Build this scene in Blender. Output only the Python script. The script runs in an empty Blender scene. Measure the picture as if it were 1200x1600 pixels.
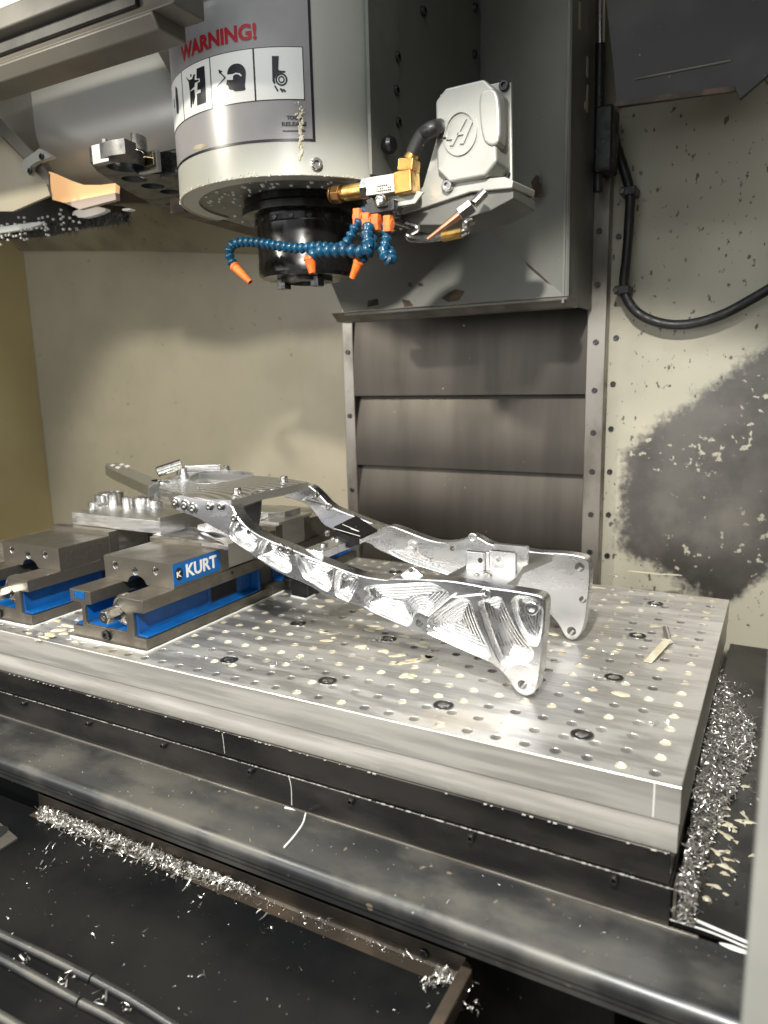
import bpy, bmesh, math, random
import numpy as np
from mathutils import Vector, Matrix
from mathutils.geometry import delaunay_2d_cdt
random.seed(7); rng = np.random.default_rng(7)
S = bpy.context.scene
C = S.collection

# ---------------------------------------------------------------- camera
FOC, PITCH, YAW, ROLL, HC = 1142.2, 0.188, 0.503, -0.0242, 0.40
_f = Vector((-math.sin(YAW)*math.cos(PITCH), math.cos(YAW)*math.cos(PITCH), -math.sin(PITCH)))
_r0 = Vector((math.cos(YAW), math.sin(YAW), 0)); _u0 = _r0.cross(_f)
_r = _r0*math.cos(ROLL)+_u0*math.sin(ROLL); _u = -_r0*math.sin(ROLL)+_u0*math.cos(ROLL)
CAM = Vector((0, 0, HC))
cd = bpy.data.cameras.new('camera'); cam = bpy.data.objects.new('camera', cd); C.objects.link(cam)
cam.matrix_world = Matrix(((_r.x, _u.x, -_f.x, 0), (_r.y, _u.y, -_f.y, 0), (_r.z, _u.z, -_f.z, HC), (0, 0, 0, 1)))
cd.sensor_fit = 'VERTICAL'; cd.sensor_height = 24.0; cd.lens = FOC/1600*24.0
cd.clip_start = .02; cd.clip_end = 50
cd.dof.use_dof = True; cd.dof.focus_distance = 1.08; cd.dof.aperture_fstop = 2.6
S.camera = cam

# ---------------------------------------------------------------- world, lamps, exposure
w = bpy.data.worlds.new('World'); S.world = w; w.use_nodes = True
bgn = w.node_tree.nodes['Background']; bgn.inputs[0].default_value = (.92, .88, .80, 1); bgn.inputs[1].default_value = .065
S.view_settings.view_transform = 'Standard'; S.view_settings.look = 'None'
S.view_settings.exposure = 0.18; S.view_settings.gamma = 1.0

def area(name, loc, target, size, energy, col, sy=None):
    l = bpy.data.lights.new(name, 'AREA'); l.energy = energy; l.color = col
    l.shape = 'RECTANGLE'; l.size = size; l.size_y = sy or size
    o = bpy.data.objects.new(name, l); C.objects.link(o); o.location = loc
    o.rotation_euler = (Vector(target)-Vector(loc)).to_track_quat('-Z', 'Y').to_euler(); return o
def spot(name, loc, target, energy, col, ang, blend, rad):
    l = bpy.data.lights.new(name, 'SPOT'); l.energy = energy; l.color = col
    l.spot_size = math.radians(ang); l.spot_blend = blend; l.shadow_soft_size = rad
    o = bpy.data.objects.new(name, l); C.objects.link(o); o.location = loc
    o.rotation_euler = (Vector(target)-Vector(loc)).to_track_quat('-Z', 'Y').to_euler(); return o
spot('work_light', (-.07, -.22, 1.30), (-.37, .88, -.05), 150, (1, .965, .90), 55, .14, .045)
spot('left_work_light', (-1.55, -.10, 1.25), (-1.08, 1.08, -.05), 70, (1, .94, .80), 68, .3, .05)
area('workshop_light', (-.2, -1.9, 1.25), (-.45, .9, .15), 2.8, 16, (.95, .98, 1.0), 1.7)
area('arm_fill_light', (-1.75, -.85, .55), (-.5, .85, .05), 1.5, 15, (.97, .97, .97), .9)  # unseen fill added at front left so the subframe arms reflect brightly
area('roof_light', (-.55, .42, 1.75), (-.55, .75, 0), 1.5, 9, (.90, .96, 1.0), .35)

# ---------------------------------------------------------------- pixel rays of the photograph -> points on real planes
def ray(x, y): return _f+(x-600)/FOC*_r-(y-800)/FOC*_u
def on_x(x, y, X): d = ray(x, y); return CAM+d*(X/d.x)
def on_y(x, y, Y): d = ray(x, y); return CAM+d*(Y/d.y)
def on_z(x, y, Z): d = ray(x, y); return CAM+d*((Z-HC)/d.z)
def crop(x0, y0, s): return lambda pts: [(x0+a/s, y0+b/s) for a, b in pts]

# ---------------------------------------------------------------- materials
class N:
    def __init__(s, name):
        s.m = bpy.data.materials.new(name); s.m.use_nodes = True; s.t = s.m.node_tree
        s.b = s.t.nodes['Principled BSDF']; s.tc = s.t.nodes.new('ShaderNodeTexCoord')
    def n(s, ty, **kw):
        q = s.t.nodes.new(ty)
        for k, v in kw.items(): setattr(q, k, v)
        return q
    def L(s, a, b): s.t.links.new(a, b)
    def put(s, sock, v):
        if hasattr(v, 'is_output'): s.L(v, sock)
        else: sock.default_value = v
    def math(s, op, a, b=0.0, c=None):
        q = s.n('ShaderNodeMath', operation=op); s.put(q.inputs[0], a); s.put(q.inputs[1], b)
        if c is not None: s.put(q.inputs[2], c)
        return q.outputs[0]
    def noise(s, scale, stretch=(1, 1, 1), det=5, dist=0.0, rough=.55):
        mp = s.n('ShaderNodeMapping'); mp.inputs['Scale'].default_value = stretch
        s.L(s.tc.outputs['Object'], mp.inputs[0])
        q = s.n('ShaderNodeTexNoise'); q.inputs['Scale'].default_value = scale; q.inputs['Detail'].default_value = det
        q.inputs['Distortion'].default_value = dist; q.inputs['Roughness'].default_value = rough
        s.L(mp.outputs[0], q.inputs['Vector']); return q.outputs[0]
    def ramp(s, v, lo, hi):
        q = s.n('ShaderNodeMapRange', interpolation_type='SMOOTHSTEP'); q.inputs[1].default_value = lo; q.inputs[2].default_value = hi
        s.L(v, q.inputs[0]); return q.outputs[0]
    def mix(s, f, a, b):
        q = s.n('ShaderNodeMix', data_type='RGBA'); s.put(q.inputs[0], f)
        for i, v in ((6, a), (7, b)):
            s.put(q.inputs[i], v if hasattr(v, 'is_output') else (*v, 1))
        return q.outputs[2]
    def mixf(s, f, a, b):
        q = s.n('ShaderNodeMix'); s.put(q.inputs[0], f); s.put(q.inputs[2], a); s.put(q.inputs[3], b); return q.outputs[0]
    def xyz(s):
        q = s.n('ShaderNodeSeparateXYZ'); s.L(s.tc.outputs['Object'], q.inputs[0]); return q.outputs
    def bump(s, h, strength, dist=.001):
        q = s.n('ShaderNodeBump'); q.inputs['Strength'].default_value = strength; q.inputs['Distance'].default_value = dist
        s.L(h, q.inputs['Height']); return q

def mat(name, col, metal=0., rough=.5, col2=None, nscale=6, stretch=(1, 1, 1), lo=.4, hi=.65, rough2=None,
        bump=0, bscale=150, bstretch=(1, 1, 1), specks=None, lines=0, lstr=.40, ldist=.0005, spec=.5, aniso=0, emit=0):
    k = N(name); b = k.b
    c = None; f = None
    if col2 or rough2 is not None:
        f = k.ramp(k.noise(nscale, stretch), lo, hi)
    c = k.mix(f, col, col2) if col2 else None
    r = k.mixf(f, rough, rough2) if rough2 is not None else rough
    mt = metal
    for sp in specks or ():
        sc, th, scol, srough, smetal = sp
        sf = k.ramp(k.noise(sc, det=3), th, th+.03)
        c = k.mix(sf, c if c else col, scol); r = k.mixf(sf, r, srough); mt = k.mixf(sf, mt, smetal)
    if c: k.L(c, b.inputs['Base Color'])
    else: b.inputs['Base Color'].default_value = (*col, 1)
    k.put(b.inputs['Roughness'], r); k.put(b.inputs['Metallic'], mt)
    b.inputs['Specular IOR Level'].default_value = spec
    b.inputs['Anisotropic'].default_value = aniso
    nrm = None
    if bump:
        q = k.bump(k.noise(bscale, bstretch, 4), bump, .0006); nrm = q
    if lines:
        at = k.n('ShaderNodeAttribute', attribute_name='tool_path')
        sw = k.math('SINE', k.math('MULTIPLY', at.outputs['Fac'], lines))
        q = k.bump(sw, lstr, ldist)
        if nrm: k.L(nrm.outputs[0], q.inputs['Normal'])
        nrm = q
    if nrm: k.L(nrm.outputs[0], b.inputs['Normal'])
    if emit: b.inputs['Emission Color'].default_value = (*col, 1); b.inputs['Emission Strength'].default_value = emit
    return k.m

ALU = mat('machined_aluminium', (.80, .80, .81), 1, .25, rough2=.33, nscale=14, stretch=(1, 3, 3), bump=.018, bscale=300, bstretch=(.12, 1, 1), lines=2*math.pi/.0036)
ALU_CUT = mat('aluminium_pocket', (.86, .86, .865), 1, .24, rough2=.32, nscale=60, lines=2*math.pi/.0038, lstr=.38)
ALU_RAW = mat('sawn_aluminium', (.70, .69, .66), 1, .34, rough2=.5, nscale=25, stretch=(1, 1, 8), bump=.3, bscale=60, bstretch=(20, 20, 1))
SCREW = mat('zinc_screw', (.62, .61, .58), 1, .25, col2=(.4, .39, .37), nscale=150)
BOLT = mat('dark_bolt', (.10, .10, .10), .9, .35, col2=(.05, .05, .05), nscale=150)
VISE = mat('vise_steel', (.27, .245, .205), .85, .34, col2=(.20, .18, .15), nscale=22, rough2=.48, bump=.12, bscale=200,
           specks=[(260, .72, (.5, .48, .42), .4, .8)])
VISE_TOP = mat('ground_steel', (.36, .34, .30), .9, .30, col2=(.28, .26, .23), nscale=18, rough2=.42, bump=.15, bscale=50, bstretch=(1, 30, 1))
BLUE = mat('blue_enamel', (.004, .105, .36), 0, .33, col2=(.004, .065, .23), nscale=14, bump=.2, bscale=140, specks=[(90, .74, (.35, .36, .38), .4, .6)])
LABEL_BLUE = mat('label_blue', (.004, .115, .38), 0, .3)
LABEL_WHITE = mat('label_white', (.82, .82, .78), 0, .45)
BLACK = mat('black_plastic', (.012, .012, .013), 0, .3, rough2=.5, nscale=40)
HOSE = mat('hose_rubber', (.012, .012, .012), 0, .38, rough2=.6, nscale=60, specks=[(160, .70, (.25, .25, .24), .5, 0)])
BRASS = mat('brass', (.62, .40, .13), 1, .28, col2=(.35, .2, .06), nscale=45, rough2=.45)
COPPER = mat('copper', (.80, .40, .24), 1, .3, col2=(.6, .3, .2), nscale=60)
LOC_BLUE = mat('loc_line_blue', (.005, .062, .125), 0, .25, col2=(.003, .03, .065), nscale=35, rough2=.4)
ORANGE = mat('orange_plastic', (.80, .17, .02), 0, .4, col2=(.6, .11, .015), nscale=80)
HEADP = mat('warm_grey_paint', (.42, .42, .37), 0, .30, col2=(.37, .37, .325), nscale=5, rough2=.42, bump=.06, bscale=60, specks=[(70, .76, (.30, .25, .18), .6, 0)])
HEADD = mat('dark_grey_paint', (.145, .145, .128), 0, .38, col2=(.11, .11, .098), nscale=5, rough2=.5, bump=.1, bscale=220, specks=[(60, .76, (.25, .22, .18), .6, 0)])
COLP = mat('green_grey_paint', (.20, .20, .18), 0, .38, col2=(.168, .168, .15), nscale=4, rough2=.55, bump=.08, bscale=160, specks=[(26, .74, (.07, .055, .04), .7, 0), (120, .72, (.3, .29, .25), .6, 0)])
CAST = mat('cast_box_paint', (.44, .44, .40), .35, .36, col2=(.36, .36, .325), nscale=10, rough2=.48, bump=.12, bscale=260)
DARKM = mat('oily_dark_steel', (.035, .034, .032), .6, .28, col2=(.07, .065, .058), nscale=9, rough2=.45, bump=.1, bscale=70, specks=[(75, .735, (.3, .29, .26), .5, .5)])
LEDGE = mat('worn_way_cover', (.075, .078, .08), .75, .36, col2=(.16, .155, .14), nscale=9, stretch=(1, 1.6, 1), rough2=.52, bump=.18, bscale=45, bstretch=(1, 6, 1),
            specks=[(38, .70, (.20, .16, .11), .6, .2), (140, .73, (.35, .35, .33), .5, .5)])
APRON = mat('black_oxide_steel', (.045, .043, .042), .8, .27, col2=(.085, .078, .072), nscale=6, stretch=(1, 1, 3), rough2=.42, bump=.1, bscale=60, specks=[(110, .75, (.3, .3, .28), .5, .5)])
TRAYM = mat('black_tray_paint', (.006, .0065, .007), 0, .40, col2=(.011, .011, .0105), nscale=5, rough2=.6, bump=.12, bscale=90, spec=.18, specks=[(130, .74, (.28, .27, .24), .5, .3)])
RUSTM = mat('rusty_flange', (.085, .066, .048), .3, .42, col2=(.04, .032, .024), nscale=14, rough2=.6, bump=.2, bscale=70, specks=[(90, .72, (.4, .38, .33), .5, .5)])
BURNT = mat('burnt_edge', (.05, .036, .026), .2, .6, col2=(.12, .08, .05), nscale=30, bump=.5, bscale=90)
LOUVRE = mat('stainless_louvre', (.085, .076, .066), .9, .42, col2=(.060, .054, .047), nscale=5, stretch=(3, 1, .3), lo=.3, hi=.75, rough2=.46, bump=.05, bscale=40, bstretch=(6, 1, .3), specks=[(60, .73, (.5, .48, .43), .5, .2)])
JAMB = mat('jamb_steel', (.30, .28, .25), .8, .38, col2=(.16, .145, .125), nscale=12, stretch=(1, 1, .5), rough2=.55, bump=.15, bscale=80, specks=[(60, .70, (.07, .06, .05), .6, .2)])
WALLP = mat('cream_wall_paint', (.375, .34, .255), 0, .36, col2=(.32, .29, .215), nscale=3, rough2=.55, bump=.08, bscale=60, specks=[(48, .72, (.16, .13, .09), .6, 0)])
YWALL = mat('yellowed_wall_paint', (.56, .47, .25), 0, .45, col2=(.50, .41, .21), nscale=3, bump=.06, bscale=60)
TAN_BAND = mat('stained_upper_wall', (.24, .215, .15), 0, .55, col2=(.16, .14, .095), nscale=7, bump=.2, bscale=60, specks=[(60, .68, (.05, .035, .025), .6, 0)])
HEADERP = mat('enclosure_paint', (.15, .138, .115), 0, .45, col2=(.115, .105, .088), nscale=6, rough2=.55, bump=.1, bscale=50)
SEAL = mat('header_seal', (.03, .028, .025), 0, .55, col2=(.06, .055, .048), nscale=18, bump=.4, bscale=60)
COVER = mat('satin_steel_cover', (.62, .61, .57), .35, .30, col2=(.54, .53, .50), nscale=3, rough2=.42, bump=.04, bscale=80, specks=[(45, .75, (.6, .58, .55), .4, .6)])
CREAM = mat('dried_coolant', (.66, .62, .48), 0, .5, col2=(.55, .48, .33), nscale=60, bump=.4, bscale=200)
MILK = mat('milky_coolant', (.74, .75, .72), 0, .25)
CHIP = mat('aluminium_chips', (.74, .725, .69), .85, .36, col2=(.58, .565, .53), nscale=90)
DROP = mat('coolant_drop', (.62, .62, .56), 0, .12)
STKG = mat('sticker_grey', (.30, .29, .29), 0, .28, col2=(.26, .25, .25), nscale=10)
STKW = mat('sticker_white', (.80, .80, .76), 0, .3)
STKK = mat('sticker_black', (.012, .012, .018), 0, .3)
STKR = mat('sticker_red', (.36, .015, .022), 0, .35)
STKO = mat('sticker_stain', (.38, .28, .11), 0, .5, col2=(.45, .40, .3), nscale=60)
POSTP = mat('post_paint', (.36, .36, .325), 0, .45, col2=(.32, .32, .29), nscale=8)
SPN = mat('spindle_black', (.02, .019, .019), .6, .16, rough2=.3, nscale=30)
BRISTLE = mat('bristle', (.012, .010, .009), 0, .6)
GLOW = mat('amber_glow', (.95, .56, .26), 0, .5, emit=.55)
LED = mat('led_diffuser', (1, .97, .88), 0, .5, emit=1.0)
VOID = mat('dark_floor', (.01, .01, .01), 0, .6)

# tooling plate: streaky milled aluminium with brown stains and a dried-coolant film of its own shape
k = N('tooling_plate')
f1 = k.ramp(k.noise(7, (1, 5, 1), 6, .4), .42, .60); f2 = k.ramp(k.noise(5, (1, 1, 1), 5), .55, .68); f3 = k.ramp(k.noise(60, (.35, 3, 1), 4), .45, .62)
c1 = k.mix(f1, (.50, .49, .475), (.74, .73, .70)); c1 = k.mix(k.math('MULTIPLY', f3, .35), c1, (.82, .81, .78))
c1 = k.mix(k.math('MULTIPLY', f2, .55), c1, (.40, .34, .24))
k.L(c1, k.b.inputs['Base Color']); k.L(k.mixf(f2, .80, .5), k.b.inputs['Metallic'])
k.L(k.mixf(f1, .36, .48), k.b.inputs['Roughness'])
k.L(k.bump(k.noise(70, (1, 12, 1), 4), .22, .0006).outputs[0], k.b.inputs['Normal']); PLATE = k.m
k = N('plate_edge')
f1 = k.ramp(k.noise(12, (.3, 1, 5), 5), .4, .62)
k.L(k.mix(f1, (.68, .65, .59), (.78, .75, .69)), k.b.inputs['Base Color']); k.b.inputs['Metallic'].default_value = .75
k.L(k.mixf(f1, .40, .52), k.b.inputs['Roughness']); k.L(k.bump(k.noise(70, (.3, 1, 14), 4), .25, .0006).outputs[0], k.b.inputs['Normal']); PEDGE = k.m

# right back wall: cream residue over bare steel; the bare patch has its own outline
k = N('wall_with_bare_patch'); x, y, z = k.xyz()
n1 = k.math('MULTIPLY', k.math('SUBTRACT', k.noise(16, det=8, rough=.65), .5), .085)
top = k.math('SUBTRACT', k.math('MULTIPLY_ADD', x, .85, .475), z)
lef = k.math('ADD', x, .292)
bot = k.math('SUBTRACT', z, k.math('MULTIPLY_ADD', x, -.50, -.122))
bo2 = k.math('SUBTRACT', z, k.math('MULTIPLY_ADD', x, 1.3, .02))
msk = k.math('MINIMUM', k.math('MINIMUM', top, lef), k.math('MINIMUM', bot, bo2))
n2 = k.math('MULTIPLY', k.math('SUBTRACT', k.noise(75, det=6, rough=.7), .5), .07)
msk = k.ramp(k.math('ADD', k.math('ADD', msk, n1), n2), -.016, .022)
sp = k.ramp(k.math('ADD', k.noise(60, det=5), k.math('MULTIPLY', k.noise(7, det=3), .55)), .90, .95); msk2 = k.math('MULTIPLY', msk, k.math('SUBTRACT', 1.0, sp))
dk = k.ramp(k.noise(95, (1, 1, .6), det=3), .635, .69); big = k.ramp(k.noise(3.2, det=4), .45, .7)
cr = k.mix(big, (.43, .41, .325), (.335, .31, .24)); cr = k.mix(dk, cr, (.10, .085, .06))
k.L(k.mix(msk2, cr, k.mix(k.ramp(k.noise(9, det=6), .35, .65), (.20, .188, .172), (.13, .124, .116))), k.b.inputs['Base Color']); k.L(k.math('MULTIPLY', msk2, .8), k.b.inputs['Metallic'])
k.L(k.mixf(msk2, .55, .36), k.b.inputs['Roughness'])
k.L(k.bump(k.math('SUBTRACT', k.noise(55, det=6), k.math('MULTIPLY', msk2, .6)), .16, .002).outputs[0], k.b.inputs['Normal']); BWALLR = k.m

# ---------------------------------------------------------------- mesh helpers
def link(name, me, parent=None):
    o = bpy.data.objects.new(name, me); C.objects.link(o)
    if parent is not None:
        o.parent = parent; o.matrix_parent_inverse = Matrix.Translation(-parent.location)
    return o
def finish(bm, name, m, parent=None, ang=32, bevel=0, seg=2, recalc=True):
    if recalc: bmesh.ops.recalc_face_normals(bm, faces=bm.faces)
    me = bpy.data.meshes.new(name); bm.to_mesh(me); bm.free()
    for mm in (m if isinstance(m, (list, tuple)) else [m]): me.materials.append(mm)
    if len(me.polygons):
        me.polygons.foreach_set('use_smooth', [True]*len(me.polygons)); me.set_sharp_from_angle(angle=math.radians(ang))
    o = link(name, me, parent)
    if bevel:
        bv = o.modifiers.new('edge', 'BEVEL'); bv.width = bevel; bv.segments = seg; bv.limit_method = 'ANGLE'; bv.angle_limit = math.radians(40); bv.harden_normals = True
    return o
def tag(o, label=None, cat=None, group=None, kind=None):
    if label: o['label'] = label
    if cat: o['category'] = cat
    if group: o['group'] = group
    if kind: o['kind'] = kind
    return o
def thing(name, label, cat, loc=(0, 0, 0), group=None, kind=None):
    o = bpy.data.objects.new(name, None); C.objects.link(o); o.location = loc; o.empty_display_size = .02
    return tag(o, label, cat, group, kind)
def nb(): return bmesh.new()
def box(bm, lo, hi):
    v = [bm.verts.new((x, y, z)) for z in (lo[2], hi[2]) for y in (lo[1], hi[1]) for x in (lo[0], hi[0])]
    for f in ((0, 2, 3, 1), (4, 5, 7, 6), (0, 1, 5, 4), (2, 6, 7, 3), (0, 4, 6, 2), (1, 3, 7, 5)): bm.faces.new([v[i] for i in f])
    return bm
def ngon_prism(bm, a, b):
    """two matching loops of points joined and capped"""
    A = [bm.verts.new(p) for p in a]; B = [bm.verts.new(p) for p in b]; n = len(A)
    for i in range(n): bm.faces.new((A[i], A[(i+1) % n], B[(i+1) % n], B[i]))
    bm.faces.new(A[::-1]); bm.faces.new(B); return bm
def prism_x(bm, yz, x0, x1): return ngon_prism(bm, [(x0, p[0], p[1]) for p in yz], [(x1, p[0], p[1]) for p in yz])
def prism_y(bm, xz, y0, y1): return ngon_prism(bm, [(p[0], y0, p[1]) for p in xz], [(p[0], y1, p[1]) for p in xz])
def prism_z(bm, xy, z0, z1): return ngon_prism(bm, [(p[0], p[1], z0) for p in xy], [(p[0], p[1], z1) for p in xy])
def frame(d):
    d = Vector(d).normalized(); a = Vector((0, 0, 1)) if abs(d.z) < .9 else Vector((1, 0, 0))
    u = d.cross(a).normalized(); return u, d.cross(u)
def lathe(bm, base, axis, prof, n=24, cap=True):
    """prof = [(radius, distance along axis)]"""
    base = Vector(base); ax = Vector(axis).normalized(); u, v = frame(ax); rings = []
    for r_, h in prof:
        rings.append([bm.verts.new(base+ax*h+(u*math.cos(2*math.pi*i/n)+v*math.sin(2*math.pi*i/n))*max(r_, 1e-5)) for i in range(n)])
    for a, b in zip(rings, rings[1:]):
        for i in range(n): bm.faces.new((a[i], a[(i+1) % n], b[(i+1) % n], b[i]))
    if cap: bm.faces.new(rings[0][::-1]); bm.faces.new(rings[-1])
    return bm
def cyl(bm, a, b, r0, r1=None, n=16):
    a = Vector(a); b = Vector(b); return lathe(bm, a, b-a, [(r0, 0), (r1 if r1 is not None else r0, (b-a).length)], n)
def spline(pts, n=8):
    P = [Vector(p) for p in pts]; P = [P[0]*2-P[1]]+P+[P[-1]*2-P[-2]]; out = []
    for i in range(1, len(P)-2):
        for j in range(n):
            t = j/n; a, b, c, d = P[i-1:i+3]
            out.append(.5*((2*b)+(c-a)*t+(2*a-5*b+4*c-d)*t*t+(3*b-a-3*c+d)*t**3))
    return out+[P[-2]]
def tube(bm, pts, r, n=10):
    P = [Vector(p) for p in pts]; u = None; rings = []
    for i, p in enumerate(P):
        d = (P[min(i+1, len(P)-1)]-P[max(i-1, 0)]).normalized()
        if u is None: u, _ = frame(d)
        u = (u-d*u.dot(d)).normalized(); v = d.cross(u); rr = r[i] if isinstance(r, (list, tuple)) else r
        rings.append([bm.verts.new(p+(u*math.cos(2*math.pi*k/n)+v*math.sin(2*math.pi*k/n))*rr) for k in range(n)])
    for a, b in zip(rings, rings[1:]):
        for k in range(n): bm.faces.new((a[k], a[(k+1) % n], b[(k+1) % n], b[k]))
    bm.faces.new(rings[0][::-1]); bm.faces.new(rings[-1]); return bm
def chaikin(P, n=2):
    for _ in range(n):
        q = []
        for a, b in zip(P, P[1:]+P[:1]):
            q += [(.75*a[0]+.25*b[0], .75*a[1]+.25*b[1]), (.25*a[0]+.75*b[0], .25*a[1]+.75*b[1])]
        P = q
    return P
def sarea(P): return .5*sum(a[0]*b[1]-b[0]*a[1] for a, b in zip(P, P[1:]+P[:1]))
def ccw(P): return P if sarea(P) > 0 else P[::-1]
def inset(P, d):
    """move a CCW loop inwards by d"""
    n = len(P); out = []
    for i in range(n):
        a, b, c = Vector(P[i-1]), Vector(P[i]), Vector(P[(i+1) % n])
        e1 = (b-a); e2 = (c-b)
        if e1.length < 1e-7 or e2.length < 1e-7: out.append(P[i]); continue
        n1 = Vector((-e1.y, e1.x)).normalized(); n2 = Vector((-e2.y, e2.x)).normalized(); m = (n1+n2)
        if m.length < .2: out.append(P[i]); continue
        m.normalize(); q = b+m*(d/max(.45, m.dot(n1))); out.append((q.x, q.y))
    return out
def inside(P, pts):
    pts = np.asarray(pts); x, y = pts[:, 0], pts[:, 1]; r = np.zeros(len(pts), bool); P = np.asarray(P); Q = np.roll(P, -1, 0)
    for (x0, y0), (x1, y1) in zip(P, Q):
        c = ((y0 > y) != (y1 > y)); xs = (x1-x0)*(y-y0)/((y1-y0) if y1 != y0 else 1e-12)+x0; r ^= c & (x < xs)
    return r
def pdist(P, pts):
    pts = np.asarray(pts); P = np.asarray(P); Q = np.roll(P, -1, 0); best = np.full(len(pts), 1e9)
    for a, b in zip(P, Q):
        e = b-a; L = e@e
        if L < 1e-14: continue
        t = np.clip(((pts-a)@e)/L, 0, 1); best = np.minimum(best, np.linalg.norm(pts-(a+t[:, None]*e), axis=1))
    return best
def cdt(loops, pts=()):
    V = []; E = []
    for lp in loops:
        s = len(V); n = len(lp); V += [Vector(p) for p in lp]; E += [(s+i, s+(i+1) % n) for i in range(n)]
    V += [Vector(p) for p in pts]
    v, e, f, *_ = delaunay_2d_cdt(V, E, [], 0, 1e-6)
    return [(p.x, p.y) for p in v], [t for t in f if len(t) == 3]
def fill(loops_in, holes, pts=()):
    v, f = cdt(loops_in+holes, pts)
    if not f: return v, f
    A = np.array(v); cen = np.array([(A[t[0]]+A[t[1]]+A[t[2]])/3 for t in f]); ok = np.zeros(len(f), bool)
    for lp in loops_in: ok |= inside(lp, cen)
    for h in holes: ok &= ~inside(h, cen)
    return v, [t for t, o in zip(f, ok) if o]
def circ(x, y, r, n=14): return [(x+r*math.cos(2*math.pi*i/n), y+r*math.sin(2*math.pi*i/n)) for i in range(n)]
def add_fill(bm, v, f, fn):
    B = {}
    for t in f:
        vs = []
        for i in t:
            if i not in B: B[i] = bm.verts.new(fn(*v[i]))
            vs.append(B[i])
        try: bm.faces.new(vs)
        except ValueError: pass
def strip(bm, a, b):
    A = [bm.verts.new(p) for p in a]; B = [bm.verts.new(p) for p in b]; n = len(A)
    for i in range(n): bm.faces.new((A[i], A[(i+1) % n], B[(i+1) % n], B[i]))

def billet(name, parent, outline, y0, th, pockets=(), holes=(), m=ALU, mp=ALU_CUT, ch=.0009):
    """a plate standing in the XZ plane, its worked face at y0 towards -Y, with machined pockets and drilled holes"""
    O = ccw(outline); Oi = inset(O, ch)
    P = [(ccw(p), d) for p, d in pockets]; H = [circ(*h) for h in holes]
    bm = nb()
    R_ = [(inset(p, -min(.0009, d*.3)), min(.0009, d*.3)) for p, d in P]
    v, f = fill([Oi], [p for p, _ in R_]+H); add_fill(bm, v, f, lambda a, b: (a, y0, b))
    for (p, d), (q, c) in zip(P, R_): strip(bm, [(a, y0, b) for a, b in q], [(a, y0+c, b) for a, b in p])
    strip(bm, [(a, y0, b) for a, b in Oi], [(a, y0+ch, b) for a, b in O])
    strip(bm, [(a, y0+ch, b) for a, b in O], [(a, y0+th-ch, b) for a, b in O])
    strip(bm, [(a, y0+th-ch, b) for a, b in O], [(a, y0+th, b) for a, b in Oi])
    v, f = fill([Oi], H); add_fill(bm, v, f, lambda a, b: (a, y0+th, b))
    for h in H: strip(bm, [(a, y0, b) for a, b in h], [(a, y0+th, b) for a, b in h])
    o = finish(bm, name, m, parent, 35)
    for p, d in P:
        bm = nb(); ly = bm.verts.layers.float.new('tool_path')
        q = inset(p, min(.0007, d*.2)); strip(bm, [(a, y0+min(.0009, d*.3), b) for a, b in p], [(a, y0+d*.55, b) for a, b in q])
        A = np.array(q); lo, hi = A.min(0), A.max(0); sp = max(.0013, (hi-lo).max()/85)
        g = np.array([(x_+rng.uniform(-.03, .03)*sp, y_+rng.uniform(-.03, .03)*sp) for x_ in np.arange(lo[0], hi[0], sp) for y_ in np.arange(lo[1], hi[1], sp)])
        g = g[inside(q, g)]
        if len(g): g = g[pdist(q, g) > sp*.55]
        v, f = fill([q], [], [tuple(t) for t in g]); dd = pdist(q, v); B = {}
        for t in f:
            vs = []
            for i in t:
                if i not in B:
                    e = min(dd[i]/.0042, 1); B[i] = bm.verts.new((v[i][0], y0+d*(.55+.45*(1-(1-e)**2)), v[i][1])); B[i][ly] = dd[i]
                vs.append(B[i])
            try: bm.faces.new(vs)
            except ValueError: pass
        finish(bm, 'pocket', mp, o, 50)
    return o

def text_geo(s, size, bold=0, ex=0, sx=1.0):
    cu = bpy.data.curves.new('lettering', 'FONT'); cu.body = s; cu.size = size; cu.offset = bold*size; cu.extrude = ex; cu.align_x = 'LEFT'; cu.resolution_u = 3
    o = bpy.data.objects.new('lettering', cu); C.objects.link(o); bpy.context.view_layer.update()
    me = bpy.data.meshes.new_from_object(o.evaluated_get(bpy.context.evaluated_depsgraph_get()))
    v = [(p.co.x*sx, p.co.y, p.co.z) for p in me.vertices]; f = [tuple(p.vertices) for p in me.polygons]
    bpy.data.objects.remove(o); bpy.data.curves.remove(cu); bpy.data.meshes.remove(me); return v, f
def text_obj(name, s, size, fn, m, parent, bold=0, ex=0, width=None, height=None):
    v, f = text_geo(s, size, bold, ex); A = np.array(v); lo, hi = A.min(0), A.max(0)
    sx = width/(hi[0]-lo[0]) if width else 1; sy = height/(hi[1]-lo[1]) if height else 1
    me = bpy.data.meshes.new(name); me.from_pydata([fn((p[0]-lo[0])*sx, (p[1]-lo[1])*sy, p[2]) for p in v], [], f); me.materials.append(m)
    return link(name, me, parent)
def screw_mesh(name, r_, h, m, socket=True, n=14):
    """cap screw head, axis +Z from origin"""
    bm = nb()
    prof = [(r_, 0), (r_, h*.8), (r_*.85, h)]
    if socket: prof += [(r_*.52, h), (r_*.5, h*.35)]
    lathe(bm, (0, 0, 0), (0, 0, 1), prof, n)
    o = finish(bm, name, m, None, 35); me = o.data; bpy.data.objects.remove(o); return me
def place(me, name, loc, nrm, parent, spin=0):
    o = link(name, me, parent); q = Vector(nrm).to_track_quat('Z', 'Y')
    o.rotation_euler = q.to_euler(); o.location = loc; return o
def copy_tree(o, parent=None):
    c = o.copy(); C.objects.link(c)
    if parent is not None:
        c.parent = parent; c.matrix_parent_inverse = o.matrix_parent_inverse.copy()
    for ch in list(o.children): copy_tree(ch, c)
    return c

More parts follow.
